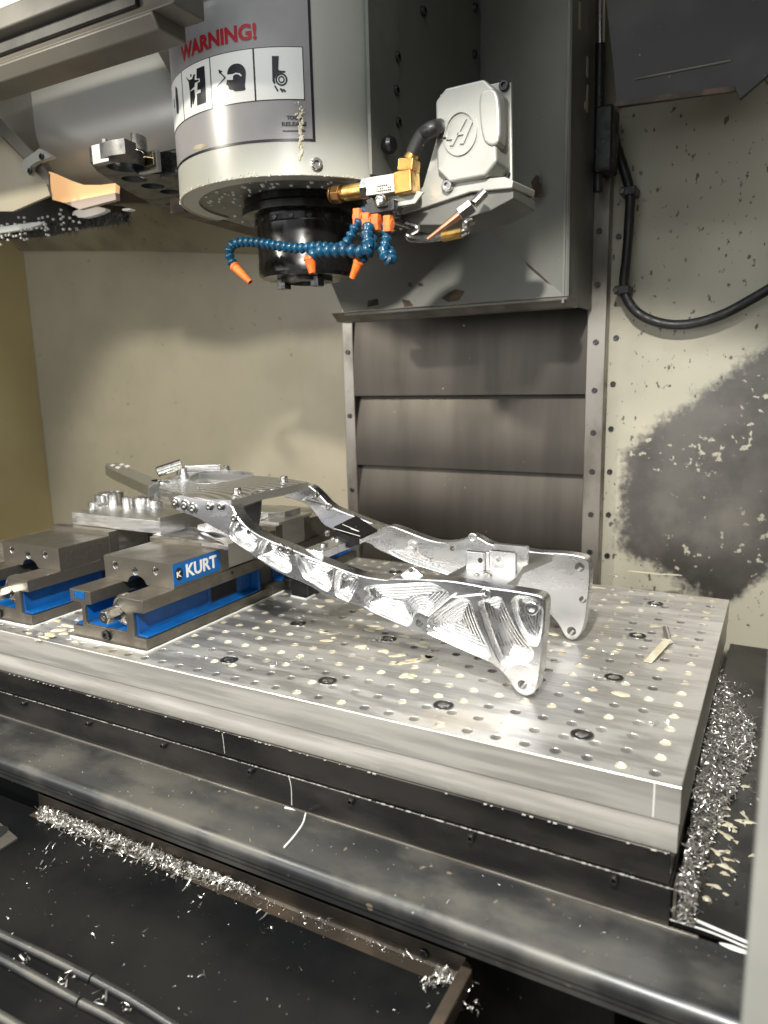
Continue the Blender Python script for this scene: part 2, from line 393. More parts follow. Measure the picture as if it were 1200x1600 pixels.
def chips(name, label, pts, size, m=CHIP, cat='metal chips', parent=None):
    """many small curled shavings as one heap; pts = (x, y, z, scale)"""
    V = []; F = []
    for x_, y_, z_, s_ in pts:
        L = size*s_*random.choice((.6, .9, 1.2, 1.8, 2.6))*random.uniform(.8, 1.2); wd = size*s_*random.uniform(.07, .22); nseg = random.choice((2, 3, 4)); cv = random.uniform(-1.6, 1.6)
        R_ = Matrix.Rotation(random.uniform(0, 6.28), 3, 'Z') @ Matrix.Rotation(random.gauss(0, .5), 3, 'Y') @ Matrix.Rotation(random.uniform(-1.2, 1.2), 3, 'X')
        b0 = len(V); th = -cv/2; p = Vector((-L/2, 0, 0))
        for i in range(nseg+1):
            tw = i*.3
            for sg in (-1, 1): V.append(tuple(Vector((x_, y_, z_))+R_ @ (p+Vector((0, sg*wd*math.cos(tw), sg*wd*math.sin(tw))))))
            p = p+Vector((math.cos(th), 0, math.sin(th)))*(L/nseg); th += cv/nseg
        F += [(b0+2*i, b0+2*i+1, b0+2*i+3, b0+2*i+2) for i in range(nseg)]
    me = bpy.data.meshes.new(name); me.from_pydata(V, [], F); me.materials.append(m)
    return tag(link(name, me, parent), label, cat if parent is None else None, None, 'stuff')
def blobs(bm, cx, cy, z, rx, ry, rot=0, h=.0008, n=14, jit=.22):
    vs = []; tp = []
    ph = random.uniform(0, 6.28); k2 = random.choice((2, 3))
    for i in range(n):
        a = 2*math.pi*i/n; q = 1+jit*math.sin(k2*a+ph)+random.uniform(-jit, jit)*.5; ex, ey = rx*q*math.cos(a), ry*q*math.sin(a)
        dx, dy = ex*math.cos(rot)-ey*math.sin(rot), ex*math.sin(rot)+ey*math.cos(rot)
        vs.append(bm.verts.new((cx+dx, cy+dy, z))); tp.append(bm.verts.new((cx+dx*.8, cy+dy*.8, z+h)))
    for i in range(n): bm.faces.new((vs[i], vs[(i+1) % n], tp[(i+1) % n], tp[i]))
    bm.faces.new(tp)

# ================================================================ THE SETTING: enclosure walls and floor
YB = 1.55                                            # back sheet of the enclosure
bm = nb(); box(bm, (-2.24, .1, -.50), (.9, YB+.2, -.47)); tag(finish(bm, 'machine_floor', VOID), 'black floor of the machine far below the table', kind='structure')
bm = nb(); box(bm, (-2.30, YB, -.47), (-.935, YB+.03, 1.5)); tag(finish(bm, 'back_wall', WALLP), 'cream painted sheet wall behind the vises', kind='structure')
bm = nb(); box(bm, (-.325, YB, -.47), (.9, YB+.03, 1.5)); tag(finish(bm, 'back_wall', BWALLR), 'speckled cream wall with a bare dark patch at the right', kind='structure')
bm = nb(); prism_z(bm, [(-2.10, YB-.001), (-2.22, .2), (-2.26, .2), (-2.14, YB-.001)], -.47, 1.5); tag(finish(bm, 'left_wall', YWALL), 'yellowed side wall at the far left', kind='structure')
SM_R = screw_mesh('wall_screw', .006, .004, BOLT, False)
lw = [o for o in C.objects if o.name == 'left_wall'][0]
for z_ in (.02, .24, .46): place(SM_R, 'screw', (-2.118, 1.36, z_), (1, -.1, 0), lw)

bm = nb(); box(bm, (-2.28, .78, 1.40), (.92, YB+.03, 1.43)); tag(finish(bm, 'enclosure_ceiling', HEADERP), 'grey roof of the machine enclosure', kind='structure')
bm = nb(); box(bm, (.90, .45, -.47), (.93, YB+.03, 1.40)); tag(finish(bm, 'right_wall', WALLP), 'cream side wall at the far right', kind='structure')
# panel added for the pale wall band above a shadow's edge
bm = nb(); a = [on_y(-40, 392, YB-.012), on_y(200, 392, YB-.012), on_y(430, 398, YB-.012)]; t_ = [Vector((p.x, 1.42, p.z+.10)) for p in a]
for i in range(2): ngon_prism(bm, [a[i], a[i+1], t_[i+1], t_[i]], [p+Vector((0, .008, .006)) for p in (a[i], a[i+1], t_[i+1], t_[i])])
tag(finish(bm, 'sloped_panel', TAN_BAND), 'stained tan panel added for the paler wall band above a shadow edge', 'panel')

# ================================================================ rear opening: louvred way cover between two jambs
wc = thing('rear_way_cover', 'four overlapping stainless louvre panels in the rear opening', 'way cover', (-.64, YB, -.1))
zs = [.60, .348, .183, .02, -.16]
for i in range(4):
    za_, zb_ = zs[i]+.012, zs[i+1]; h_ = za_-zb_
    pf = [(YB-.010-.022*t-.008*math.sin(math.pi*t*.92), za_-h_*t) for t in np.linspace(0, 1, 12)]
    bm = nb(); prism_x(bm, pf+[(a+.002, b) for a, b in pf[::-1]], -.907, -.360)
    finish(bm, 'louvre_panel', LOUVRE, wc, 40)
bm = nb(); box(bm, (-.936, YB+.004, -.2), (-.32, YB+.02, .80)); finish(bm, 'backing_sheet', DARKM, wc)
SM_J = screw_mesh('jamb_screw', .0055, .004, BOLT, True)
def jamb(x0, x1, z0, z1, label, zz):
    t = thing('door_jamb', label, 'jamb', ((x0+x1)/2, YB, z0), 'jambs of the rear opening')
    bm = nb(); box(bm, (x0, YB-.034, z0), (x1, YB-.0015, z1)); finish(bm, 'strip', JAMB, t, bevel=.002)
    for z_ in zz: place(SM_J, 'screw', ((x0+x1)/2, YB-.034, z_), (0, -1, 0), t)
jamb(-.361, -.324, -.16, .765, 'bolted steel strip at the right of the louvre panels', (.66, .56, .45, .355, .27, .19, .10, .02))
jamb(-.936, -.907, -.16, .56, 'narrow bolted steel strip at the left of the louvre panels', (.45, .30, .12, .0))
rw = [o for o in C.objects if o.name.startswith('back_wall')][1]
for p in [(963, 528), (958, 600), (955, 670), (953, 737), (951, 804), (949, 868), (967, 370)]:
    q = on_y(*p, YB); place(SM_J, 'screw', q, (0, -1, 0), rw)

# ================================================================ column with flared guard
col = thing('machine_column', 'green grey flared sheet guard behind the spindle head', 'column', (-.56, 1.4, .52))
XR_, YR_ = -.357, 1.31                               # right rim
r0, r1 = Vector((-.565, 1.45, .690)), Vector((-.565, 1.45, 1.35))
b0, b1 = on_y(886, 465, YR_), Vector((XR_, YR_, 1.35)); l0 = on_y(538, 491, YR_); l1 = Vector((-.96, 1.45, .69))
def sheet(bm, pts, n_, t=.004): 
    n_ = Vector(n_).normalized()*t; ngon_prism(bm, pts, [Vector(p)+n_ for p in pts])
bm = nb(); sheet(bm, [r0, b0, b1, r1], (.15, .21, 0)); finish(bm, 'side_panel', COLP, col)
bm = nb(); sheet(bm, [r0, l1, l0, b0], (0, .18, -.2)); finish(bm, 'sloped_panel', COLP, col)
bm = nb(); box(bm, (-.97, 1.452, .69), (-.565, 1.47, 1.35)); finish(bm, 'back_panel', HEADD, col)
bm = nb(); q0 = l0+Vector((-.03, 0, -.002)); ngon_prism(bm, [q0+Vector((0, -.004, .006)), b0+Vector((.004, -.004, .004)), b0+Vector((.004, .02, -.014)), q0+Vector((0, .02, -.012))], [q0+Vector((0, .06, .006)), b0+Vector((.004, .06, .004)), b0+Vector((.004, .06, -.014)), q0+Vector((0, .06, -.012))])
finish(bm, 'bottom_rim', JAMB, col, bevel=.002)
bm = nb(); box(bm, (XR_-.001, YR_+.001, .512), (XR_+.004, 1.515, 1.35)); finish(bm, 'side_flange', HEADD, col, bevel=.001)
for (x_, y_), hh in [((917, 105), .016), ((917, 155), .022), ((914, 165), .006), ((905, 25), .02)]:
    q = on_x(x_, y_, XR_+.0045); bm = nb(); box(bm, (q.x, q.y-.004, q.z-hh), (q.x+.0015, q.y+.006, q.z+hh)); finish(bm, 'slot', WALLP, col)
for p in [(841, 290)]:
    bm = nb(); pts = [(838, 273), (843, 277), (842, 285), (846, 288), (850, 306), (836, 309), (829, 303), (833, 295), (830, 285)]
    nrm = Vector((-.15, -.209, 0)).normalized()
    def on_flare(x_, y_, off=.0006):
        d = ray(x_, y_); pl = r0; t = (pl-CAM).dot(nrm)/d.dot(nrm); return CAM+d*t+nrm*off
    ngon_prism(bm, [on_flare(*p) for p in pts], [on_flare(*p, .0001) for p in pts]); finish(bm, 'paint_chip', BURNT, col)
# grime along the sloped sheet's lip
def on_slope(x_, y_, off=.0008):
    n_ = (b0-r0).cross(l0-r0).normalized(); n_ = n_ if n_.z > 0 else -n_
    d = ray(x_, y_); t = (r0-CAM).dot(n_)/d.dot(n_); return CAM+d*t+n_*off
for pts in ([(702, 457), (712, 452), (726, 455), (722, 462), (716, 470), (700, 472), (690, 466)], [(637, 443), (642, 441), (645, 447), (640, 449)], [(652, 442), (660, 443), (662, 447), (655, 448)],
            [(628, 468), (640, 470), (646, 478), (632, 480)], [(818, 405), (835, 420), (862, 446), (852, 440), (826, 418)], [(575, 470), (590, 467), (592, 476), (574, 480)]):
    bm = nb(); P_ = [on_slope(*p) for p in pts]; Q_ = [on_slope(*p, .0001) for p in pts]; ngon_prism(bm, P_, Q_); finish(bm, 'grime', BURNT, col)

# hanging dark guard at the upper right, rods and hose beside the column
gd = thing('upper_guard', 'dark dusty sheet guard hanging at the upper right', 'guard', (.1, 1.32, .82))
y_ = 1.36
P_ = [on_y(*p, y_) for p in [(965, 166), (1150, 140), (1156, 154), (1210, 108), (1240, -90), (938, -90)]]
P_ = [(p.x, p.z) for p in P_]; bm = nb(); prism_y(bm, P_, y_, y_+.012); finish(bm, 'panel', mat('dusty_dark_guard', (.05, .05, .046), .2, .45, col2=(.036, .036, .034), nscale=5, rough2=.55, bump=.2, bscale=120, specks=[(75, .70, (.42, .41, .38), .5, .2)]), gd)
bm = nb(); a, b = on_y(992, 124, y_), on_y(1142, 95, y_); cyl(bm, a+Vector((0, -.001, 0)), b+Vector((0, -.001, 0)), .0016, n=8); finish(bm, 'fold_line', JAMB, gd)
bm = nb(); a, b = on_y(962, 165, y_), on_y(1148, 141, y_); ngon_prism(bm, [a+Vector((0, -.003, -.002)), b+Vector((0, -.003, -.002)), b+Vector((0, -.003, .006)), a+Vector((0, -.003, .006))], [a+Vector((0, 0, -.002)), b+Vector((0, 0, -.002)), b+Vector((0, 0, .006)), a+Vector((0, 0, .006))]); finish(bm, 'burnt_lip', BURNT, gd)
bm = nb(); a, b = on_y(938, -60, 1.46), on_y(938, 73, 1.46); cyl(bm, a, b, .008, n=14); rod = finish(bm, 'guide_rod', mat('chromed_rod', (.8, .8, .82), 1, .15, specks=[(160, .66, (.3, .3, .3), .5, 1)])); tag(rod, 'shiny chrome rod running down beside the column', 'rod')
bm = nb(); a, b = on_y(938, 73, 1.46), on_y(934, 300, 1.46); cyl(bm, a+Vector((0, 0, .004)), b, .009, n=12); tag(finish(bm, 'rubber_bellows', HOSE), 'black sleeve under the chrome rod beside the column', 'sleeve')
bm = nb(); P_ = [on_y(*p, 1.53) for p in [(915, -40), (945, -40), (968, 165), (942, 170)]]; ngon_prism(bm, P_, [p+Vector((0, .012, 0)) for p in P_]); tag(finish(bm, 'cream_strip', WALLP), 'pale strip of sheet behind the chrome rod', 'strip')
bm = nb(); lo = on_y(932, 275, 1.47); hi = on_y(962, 168, 1.47); box(bm, (lo.x, 1.44, lo.z), (hi.x+.002, 1.50, hi.z)); tag(finish(bm, 'cable_gland', HOSE, bevel=.006, seg=3), 'black rubber block where the cable leaves the column', 'gland')
cb = thing('coolant_cable', 'thick black cable hanging in a loop on the cream wall', 'cable', (-.29, 1.53, .5))
pp = [(955, 180), (962, 225), (974, 262), (984, 300), (983, 345), (979, 400), (975, 450), (988, 480), (1010, 497), (1045, 507), (1085, 505), (1130, 491), (1170, 470), (1215, 444), (1260, 420)]
pts = spline([on_y(*p, 1.515 if i else 1.47) for i, p in enumerate(pp)], 6)
bm = nb(); tube(bm, pts, .0092, 12); finish(bm, 'cable', HOSE, cb)
for x_, y_ in ((985, 299), (975, 453)):
    q = on_y(x_, y_, 1.515); bm = nb(); box(bm, (q.x-.017, q.y-.013, q.z-.008), (q.x+.012, q.y+.033, q.z+.008)); c_ = finish(bm, 'clamp', BLACK, cb, bevel=.003)
    place(SM_J, 'screw', (q.x-.013, q.y-.013, q.z), (0, -1, 0), c_)

# ================================================================ enclosure header at the upper left, lamp, tool changer
hd = thing('enclosure_header', 'grey painted header beam with a dark seal at the upper left', 'beam', (-1.2, .78, .85))
Yh = .80
def hz(x_, y_): return on_y(x_, y_, Yh).z
zb, zm, zs1, zs0, zt = hz(0, 130), hz(0, 112), hz(0, 92), hz(0, 72), hz(0, 36)
xe = on_y(250, 42, Yh).x
bm = nb(); prism_x(bm, [(Yh, zb), (Yh+.05, zb), (Yh+.05, zb+.03), (Yh+.02, zm+.02), (Yh-.012, zm+.004), (Yh-.012, zm)], -2.2, xe); finish(bm, 'lower_lip', HEADERP, hd, bevel=.003)
bm = nb(); prism_x(bm, [(Yh-.012, zm+.004), (Yh+.05, zm+.004), (Yh+.05, zt), (Yh-.03, zt), (Yh-.03, zs0+.002), (Yh-.004, zs0), (Yh-.004, zs1)], -2.2, xe+.035); finish(bm, 'beam', HEADERP, hd, bevel=.003)
bm = nb(); prism_x(bm, [(Yh-.005, zs1-.001), (Yh-.005, zs0), (Yh-.012, zs0-.002), (Yh-.012, zs1)], -2.2, on_y(222, 8, Yh).x); finish(bm, 'seal', SEAL, hd, bevel=.001)
lp = thing('work_light', 'bright white light panel above the header beam', 'light', (-1.3, .76, zt))
bm = nb(); prism_x(bm, [(Yh-.032, zt+.004), (Yh-.034, zt+.08), (Yh+.0, zt+.08), (Yh+.0, zt+.004)], -2.0, -.86); finish(bm, 'diffuser', LED, lp)
bm = nb(); prism_x(bm, [(Yh+.001, zt+.004), (Yh+.001, zt+.08), (Yh+.02, zt+.08), (Yh+.02, zt+.004)], -2.0, -.86); finish(bm, 'housing', HEADERP, lp)

cv = thing('tool_changer_cover', 'curved satin steel cover of the tool changer', 'cover', (-1.2, 1.1, .8))
Yc = 1.06
top = on_y(100, 60, Yc).z
prof = []
for a in range(0, 100, 6):
    t = math.radians(a); prof.append((Yc+.10-.10*math.cos(t), .905-.105*math.sin(t)))
prof = [(Yc, 1.2)]+prof+[(Yc+.16, .803)]
xl, xm, xrr = -1.95, -1.36, -.90
def offs(pr, d): return [(a+d, b+d*.6) for a, b in pr]
bm = nb(); A_ = prof; B_ = [(a+.003, b+.004) for a, b in prof]
prism_x(bm, A_+B_[::-1], xm, xrr); finish(bm, 'curved_sheet', COVER, cv, 50)
bm = nb(); A1 = [(xm-.0005, a, b) for a, b in prof]; A2 = [(xl, a+.04, .98-(.98-b)*.42 if b < .98 else b) for a, b in prof]
V1 = [bm.verts.new(p) for p in A1]; V2 = [bm.verts.new(p) for p in A2]
for i in range(len(V1)-1): bm.faces.new((V1[i], V1[i+1], V2[i+1], V2[i]))
bmesh.ops.solidify(bm, geom=bm.faces[:], thickness=.003); finish(bm, 'end_sheet', COVER, cv, 50)
bm = nb(); a, b = on_y(232, 28, 1.02), on_y(266, 108, 1.02); P_ = [on_y(*p, 1.03) for p in [(232, 55), (262, 22), (275, 20), (275, 130), (264, 112)]]
ngon_prism(bm, P_, [p+Vector((0, .006, 0)) for p in P_]); e_ = finish(bm, 'end_flange', HEADERP, cv)
SM_B = screw_mesh('button_screw', .0085, .006, SCREW, True, 16)
place(SM_B, 'screw', on_y(247, 65, 1.03), (0, -1, 0), e_)
bm = nb(); q = on_y(100, 250, 1.04)
P_ = [on_y(*p, 1.20) for p in [(170, 226), (285, 200), (285, 235), (170, 262)]]; ngon_prism(bm, P_, [p+Vector((0, .03, .0)) for p in P_]); finish(bm, 'pale_rail', HEADP, cv)

gp = thing('door_guard', 'cream folded sheet with a bracket left of the amber glow', 'guard', (-1.45, 1.0, .8))
P_ = [on_y(*p, 1.00) for p in [(-40, 205), (-40, 330), (20, 330), (78, 305), (72, 285), (0, 212)]]; ngon_prism(bm := nb(), P_, [p+Vector((0, .006, 0)) for p in P_]); finish(bm, 'sheet', WALLP, gp)
P_ = [on_y(*p, .99) for p in [(-40, 172), (-40, 200), (5, 214), (50, 262), (76, 290), (76, 272), (58, 246), (0, 185)]]; ngon_prism(bm := nb(), P_, [p+Vector((0, .004, 0)) for p in P_]); finish(bm, 'edge_trim', HEADERP, gp, bevel=.001)
bk = [(-.0, 0)]
P_ = [on_y(*p, .985) for p in [(40, 268), (45, 252), (70, 234), (90, 247), (64, 256), (56, 262), (54, 276)]]; ngon_prism(bm := nb(), P_, [p+Vector((0, -.012, 0)) for p in P_]); b_ = finish(bm, 'bracket', CAST, gp, bevel=.001)
for p in ((66, 245), (48, 268)): place(SM_J, 'screw', on_y(*p, .973), (0, -1, 0), b_)
P_ = [on_y(*p, 1.045) for p in [(76, 268), (82, 312), (105, 318), (180, 302), (181, 286), (158, 289), (130, 289), (106, 281), (90, 274)]]; bm = nb(); ngon_prism(bm, P_, [p+Vector((0, .01, 0)) for p in P_]); tag(finish(bm, 'amber_glow_panel', GLOW), 'amber glowing panel set in the opening by the tool changer', 'lamp')  # amber glow of the opening given as an emissive panel
P_ = [on_y(*p, 1.04) for p in [(100, 317), (180, 301), (181, 312), (124, 327)]]; bm = nb(); ngon_prism(bm, P_, [p+Vector((0, .01, 0)) for p in P_]); tag(finish(bm, 'sill_strip', mat('warm_strip', (.42, .33, .28), 0, .5)), 'pale pinkish strip under the amber glow', 'strip')

# brush seal
br = thing('brush_seal', 'black bristle seal clogged with white chips at the far left', 'brush', (-1.5, 1.1, .72))
P_ = [on_y(*p, 1.12) for p in [(-40, 328), (80, 306), (108, 332), (118, 352), (60, 366), (-40, 374)]]; bm = nb(); ngon_prism(bm, P_, [p+Vector((0, .03, 0)) for p in P_]); finish(bm, 'holder', BRISTLE, br)
bm = nb()
for i in range(900):
    t = random.random(); xx = -40+t*245; yy = 362-(xx-20)*.09 if xx < 120 else 352-(xx-120)*.12; q = on_y(xx, yy+random.uniform(-14, 4), 1.115+random.uniform(-.01, .02))
    L = random.uniform(.008, .022)*(1.2 if 60 < xx < 120 else .7); d = Vector((random.gauss(-.25, .35), random.gauss(0, .3), -1)).normalized()*L
    e = Vector((random.uniform(-.0012, .0012), .0004, 0)); e = e+Vector((.0008, 0, 0)); A_ = [bm.verts.new(q-e), bm.verts.new(q+e), bm.verts.new(q+d)]; bm.faces.new(A_)
tag(finish(bm, 'bristles', BRISTLE, br), kind='stuff')
bm = nb()
for poly in ([(-40, 359), (20, 352), (62, 346), (68, 349), (40, 358), (-40, 370)], [(112, 329), (150, 322), (170, 327), (150, 336), (128, 341), (118, 337)], [(190, 326), (203, 325), (205, 328), (192, 330)]):
    P_ = [on_y(*p, 1.095) for p in chaikin(poly, 1)]; ngon_prism(bm, P_, [p+Vector((0, .012, 0)) for p in P_])
for i in range(70):
    xx = random.uniform(0, 125); q = on_y(xx, 360-xx*.12+random.gauss(0, 9), 1.10); box(bm, (q.x-.0022, q.y-.002, q.z-.002), (q.x+random.uniform(0, .003), q.y+.002, q.z+.002))
tag(finish(bm, 'chip_clumps', MILK, br), kind='stuff')
P_ = [on_y(*p, 1.16) for p in [(60, 308), (190, 322), (190, 345), (120, 355), (100, 340)]]; bm = nb(); ngon_prism(bm, P_, [p+Vector((0, .02, 0)) for p in P_]); finish(bm, 'seal_back', BRISTLE, br)

# tool-change arm
ta = thing('tool_change_arm', 'dark double ended tool change arm beside the spindle head', 'tool arm', (-1.0, 1.05, .74))
Zt = .742
def tz(pts, z=Zt): return [(q.x, q.y) for q in (on_z(*p, z) for p in pts)]
body = tz([(141, 254), (152, 268), (172, 281), (196, 297), (240, 320), (300, 340), (330, 322), (300, 296), (278, 274), (243, 272), (214, 271), (206, 262), (214, 247), (196, 240), (172, 243)])
bm = nb(); hl = []
for (x_, y_), rr in (((210, 280), .022), ((239, 291), .021), ((266, 300), .019), ((292, 309), .018)):
    q = on_z(x_, y_, Zt); hl.append(circ(q.x, q.y, rr, 20))
q = on_z(188, 259, Zt); hl.append(circ(q.x, q.y+.012, .030, 24))
O = ccw(body)
v, f = fill([O], hl)
for z_ in (Zt, Zt+.022): add_fill(bm, v, f, lambda a, b: (a, b, z_))
strip(bm, [(a, b, Zt) for a, b in O], [(a, b, Zt+.022) for a, b in O])
for h in hl: strip(bm, [(a, b, Zt) for a, b in h], [(a, b, Zt+.022) for a, b in h])
finish(bm, 'arm_plate', mat('phosphated_steel', (.075, .075, .075), .8, .33, rough2=.5, nscale=40, bump=.1, specks=[(150, .72, (.4, .4, .4), .4, .8)]), ta)
def blk(name, p0, p1, Y, d, m, par, bev=.001):
    a, b = on_y(*p0, Y), on_y(*p1, Y); bm = nb(); box(bm, (a.x, Y, b.z), (b.x, Y+d, a.z)); return finish(bm, name, m, par, bevel=bev)
blk('end_block', (142, 227), (170, 252), on_z(142, 253, Zt).y-.003, .012, mat('silver_block', (.33, .33, .34), .9, .4, bump=.1, specks=[(140, .7, (.7, .7, .7), .3, 1)]), ta)
q = on_z(188, 259, Zt); bm = nb(); n_ = 26
ring = [(q.x+.036*math.cos(t), q.y+.012+.036*math.sin(t)) for t in np.linspace(-.4, 3.6, n_)]; rin = [(q.x+.0305*math.cos(t), q.y+.012+.0305*math.sin(t)) for t in np.linspace(-.4, 3.6, n_)]
prism_z(bm, ring+rin[::-1], Zt+.0225, Zt+.045); finish(bm, 'gripper_ring', SCREW, ta)
blk('key_block', (222, 240), (240, 257), on_z(240, 268, Zt).y-.012, .010, mat('gold_key', (.55, .48, .33), 1, .3), ta)
blk('slider_block', (214, 240), (246, 266), on_z(240, 266, Zt).y, .010, CAST, ta)
blk('lock_block', (247, 238), (281, 272), on_z(260, 272, Zt).y-.004, .06, BOLT, ta)
P_ = [on_y(*p, 1.16) for p in [(178, 282), (235, 300), (280, 322), (240, 318), (180, 316)]]; bm = nb(); ngon_prism(bm, P_, [p+Vector((0, .03, 0)) for p in P_]); finish(bm, 'hub', DARKM, ta)

# ================================================================ spindle head
HX, HY, HR, HZ = -.75, 1.09, .195, .6815
head = thing('spindle_housing', 'warm grey rounded spindle head with a warning decal', 'spindle head', (HX, HY, HZ))
def arc(r_, a0, a1, n=40): return [(HX+r_*math.sin(math.radians(a0+(a1-a0)*i/n)), HY-r_*math.cos(math.radians(a0+(a1-a0)*i/n))) for i in range(n+1)]
sh = arc(HR, -95, 68.5)+arc(HR-.004, 68.5, -95); bm = nb(); prism_z(bm, sh, HZ, 1.35); finish(bm, 'front_cover', HEADP, head, 40, bevel=.0015)
inner = arc(HR-.0055, -90, 62)
inner = [(-.955, 1.44), (-.935, 1.02)]+[p for p in inner if p[0] > -.93]+[(-.570, 1.03), (-.566, 1.06), (-.566, 1.449)]
bm = nb(); prism_z(bm, inner, HZ+.004, 1.35); hb = finish(bm, 'head_casting', HEADD, head, 40)
bm = nb(); prism_z(bm, [(-.565, 1.005), (-.559, 1.005), (-.559, 1.10), (-.565, 1.10)], HZ+.006, 1.35); finish(bm, 'side_strip', HEADD, head, bevel=.001)
bm = nb(); box(bm, (-.5655, 1.102, HZ+.01), (-.5615, 1.447, 1.35)); finish(bm, 'side_plate', HEADD, head, bevel=.001)
bm = nb(); P_ = [on_z(*p, HZ+.002) for p in [(300, 360), (186, 312), (182, 322), (300, 372), (404, 392), (412, 368)]]
pz = [(-.985, 1.03), (-.952, 1.03), (-.952, 1.44), (-1.02, 1.44)]; prism_z(bm, pz, HZ+.006, HZ+.03); finish(bm, 'rear_edge', BURNT, head)
def on_head_side(x_, y_): return on_x(x_, y_, -.5612)
SM_H = screw_mesh('side_bolt', .0075, .006, BOLT, True)
for p in ((617, 142), (620, 192), (740, 85), (741, 12), (660, 18), (619, 90)): place(SM_H, 'bolt', on_head_side(*p), (1, 0, 0), head)
q = on_x(598, 229, -.559); bm = nb(); lathe(bm, q, (1, -.15, 0), [(.006, 0), (.006, .006), (.012, .007), (.013, .015), (.010, .020), (.003, .021)], 18); finish(bm, 'knob', BLACK, head)
ri = [(HX+(HR-.030)*math.sin(t), HY-(HR-.030)*math.cos(t)) for t in np.linspace(math.radians(64), math.radians(-95), 40)]
bm = nb(); prism_z(bm, arc(HR-.0045, -95, 64)+ri, HZ+.0012, HZ+.0038); finish(bm, 'rim_ring', HEADP, head, 40)
# cover screws
def on_cyl(x_, y_, r_=HR):
    d = ray(x_, y_); a = d.x**2+d.y**2; b = -2*(d.x*HX+d.y*HY); c = HX*HX+HY*HY-r_*r_; D = b*b-4*a*c
    if D < 0: return None
    t = (-b-math.sqrt(D))/(2*a); P = CAM+d*t; return (math.atan2(P.x-HX, -(P.y-HY))*r_, P.z)
def wrap(s, z, h=.0006): t = s/HR; return Vector((HX+(HR+h)*math.sin(t), HY-(HR+h)*math.cos(t), z))
for p in ((494, 257),):
    s_, z_ = on_cyl(*p); place(SM_B, 'cover_screw', wrap(s_, z_, 0), wrap(s_, z_, .1)-wrap(s_, z_, 0), head)
place(SM_B, 'cover_screw', wrap(-1.18*HR, .70, 0), wrap(-1.18*HR, .7, .1)-wrap(-1.18*HR, .7, 0), head)
# decal: traced shapes wrapped onto the cover
def decal(name, polys, m, h, par, holes=()):
    bm = nb()
    for P in polys:
        P = ccw(P); Q = []
        for a, b in zip(P, P[1:]+P[:1]):
            k = max(1, int(abs(b[0]-a[0])/.008)); Q += [(a[0]+(b[0]-a[0])*i/k, a[1]+(b[1]-a[1])*i/k) for i in range(k)]
        xs = [p[0] for p in Q]; zs_ = [p[1] for p in Q]; g = []
        if max(xs)-min(xs) > .02:
            g = [(x_, z_) for x_ in np.arange(min(xs)+.006, max(xs), .008) for z_ in np.linspace(min(zs_), max(zs_), 5)[1:-1]]
            g = [tuple(t) for t, i in zip(g, inside(Q, g)) if i]
        v, f = fill([Q], [list(hh) for hh in holes], g); add_fill(bm, v, f, lambda a, b: wrap(a, b, h))
    return finish(bm, name, m, par, 60)
g3 = crop(250, 0, 3.4286)
def tr(pts, n=0):
    P = [on_cyl(*p) for p in g3(pts)]; P = [p for p in P if p]; return chaikin(P, n) if n else P
s_r = on_cyl(488, 200)[0]; zl = .7306; s_l = -1.22*HR; zt_ = 1.0
dk = decal('warning_decal', [[(s_l, zl), (s_r, zl), (s_r, zt_), (s_l, zt_)]], STKG, .0004, head)
decal('decal_border', [[(s_l, zl-.0035), (s_r+.0038, zl-.0035), (s_r+.0038, zl), (s_l, zl)]], STKK, .0006, dk)
decal('decal_border', [[(s_r, zl+.0003), (s_r+.0038, zl+.0003), (s_r+.0038, zt_), (s_r, zt_)]], STKK, .0006, dk)
sq0, sq1 = .7822, .8485
def sx_(x_, y_): return on_cyl(*g3([(x_, y_)])[0])[0]
ed = [(sx_(512, 400), sx_(766, 400)), (sx_(278, 430), sx_(503, 410)), (sx_(130, 500), sx_(274, 450))]
wd = ed[0][1]-ed[0][0]; gap = .0025
xx = ed[2][1]-(ed[1][1]-ed[1][0]); ed[2] = (xx, ed[2][1]); ed.append((xx-gap-wd, xx-gap))
for a, b in ed:
    decal('pictogram_frame', [[(a-.0012, sq0-.0012), (b+.0012, sq0-.0012), (b+.0012, sq1+.0012), (a-.0012, sq1+.0012)]], STKK, .0007, dk)
    decal('pictogram_panel', [[(a, sq0), (b, sq0), (b, sq1), (a, sq1)]], STKW, .0011, dk)
H_ = .0015
decal('hand_pictogram', [tr([(600, 302), (637, 302), (634, 372), (640, 380), (671, 382), (671, 391), (640, 394), (625, 405), (615, 425), (620, 448), (612, 452), (603, 436)])], STKK, H_, dk)
c_ = on_cyl(*g3([(651, 428)])[0]); rr = .0083
for ro, ri in ((rr, rr*.74), (rr*.55, rr*.34)):
    Oc, Ic = circ(c_[0], c_[1], ro, 22), circ(c_[0], c_[1], ri, 22); decal('gear_pictogram', [Oc], STKK, H_, dk, [Ic])
decal('motion_marks', [tr(p) for p in ([(612, 462), (618, 458), (636, 488), (630, 494), (622, 480)], [(640, 476), (650, 474), (662, 492), (655, 498)], [(655, 480), (664, 478), (676, 490), (670, 498)])], STKK, H_, dk)
decal('face_pictogram', [tr([(362, 392), (372, 362), (395, 345), (425, 341), (450, 356), (463, 385), (460, 430), (456, 462), (462, 485), (430, 490), (400, 492), (398, 484), (372, 482), (370, 462), (356, 455), (362, 440)], 1)], STKK, H_, dk)
decal('goggles_pictogram', [tr([(357, 403), (392, 400), (410, 392), (430, 395), (443, 408), (436, 412), (425, 402), (410, 400), (396, 408), (394, 430), (360, 432)])], STKW, H_+.0005, dk)
decal('arrow_pictogram', [tr(p) for p in ([(305, 468), (352, 413), (356, 418), (308, 471)], [(352, 413), (324, 386), (320, 390), (349, 420)], [(316, 374), (338, 384), (320, 398)])], STKK, H_, dk)
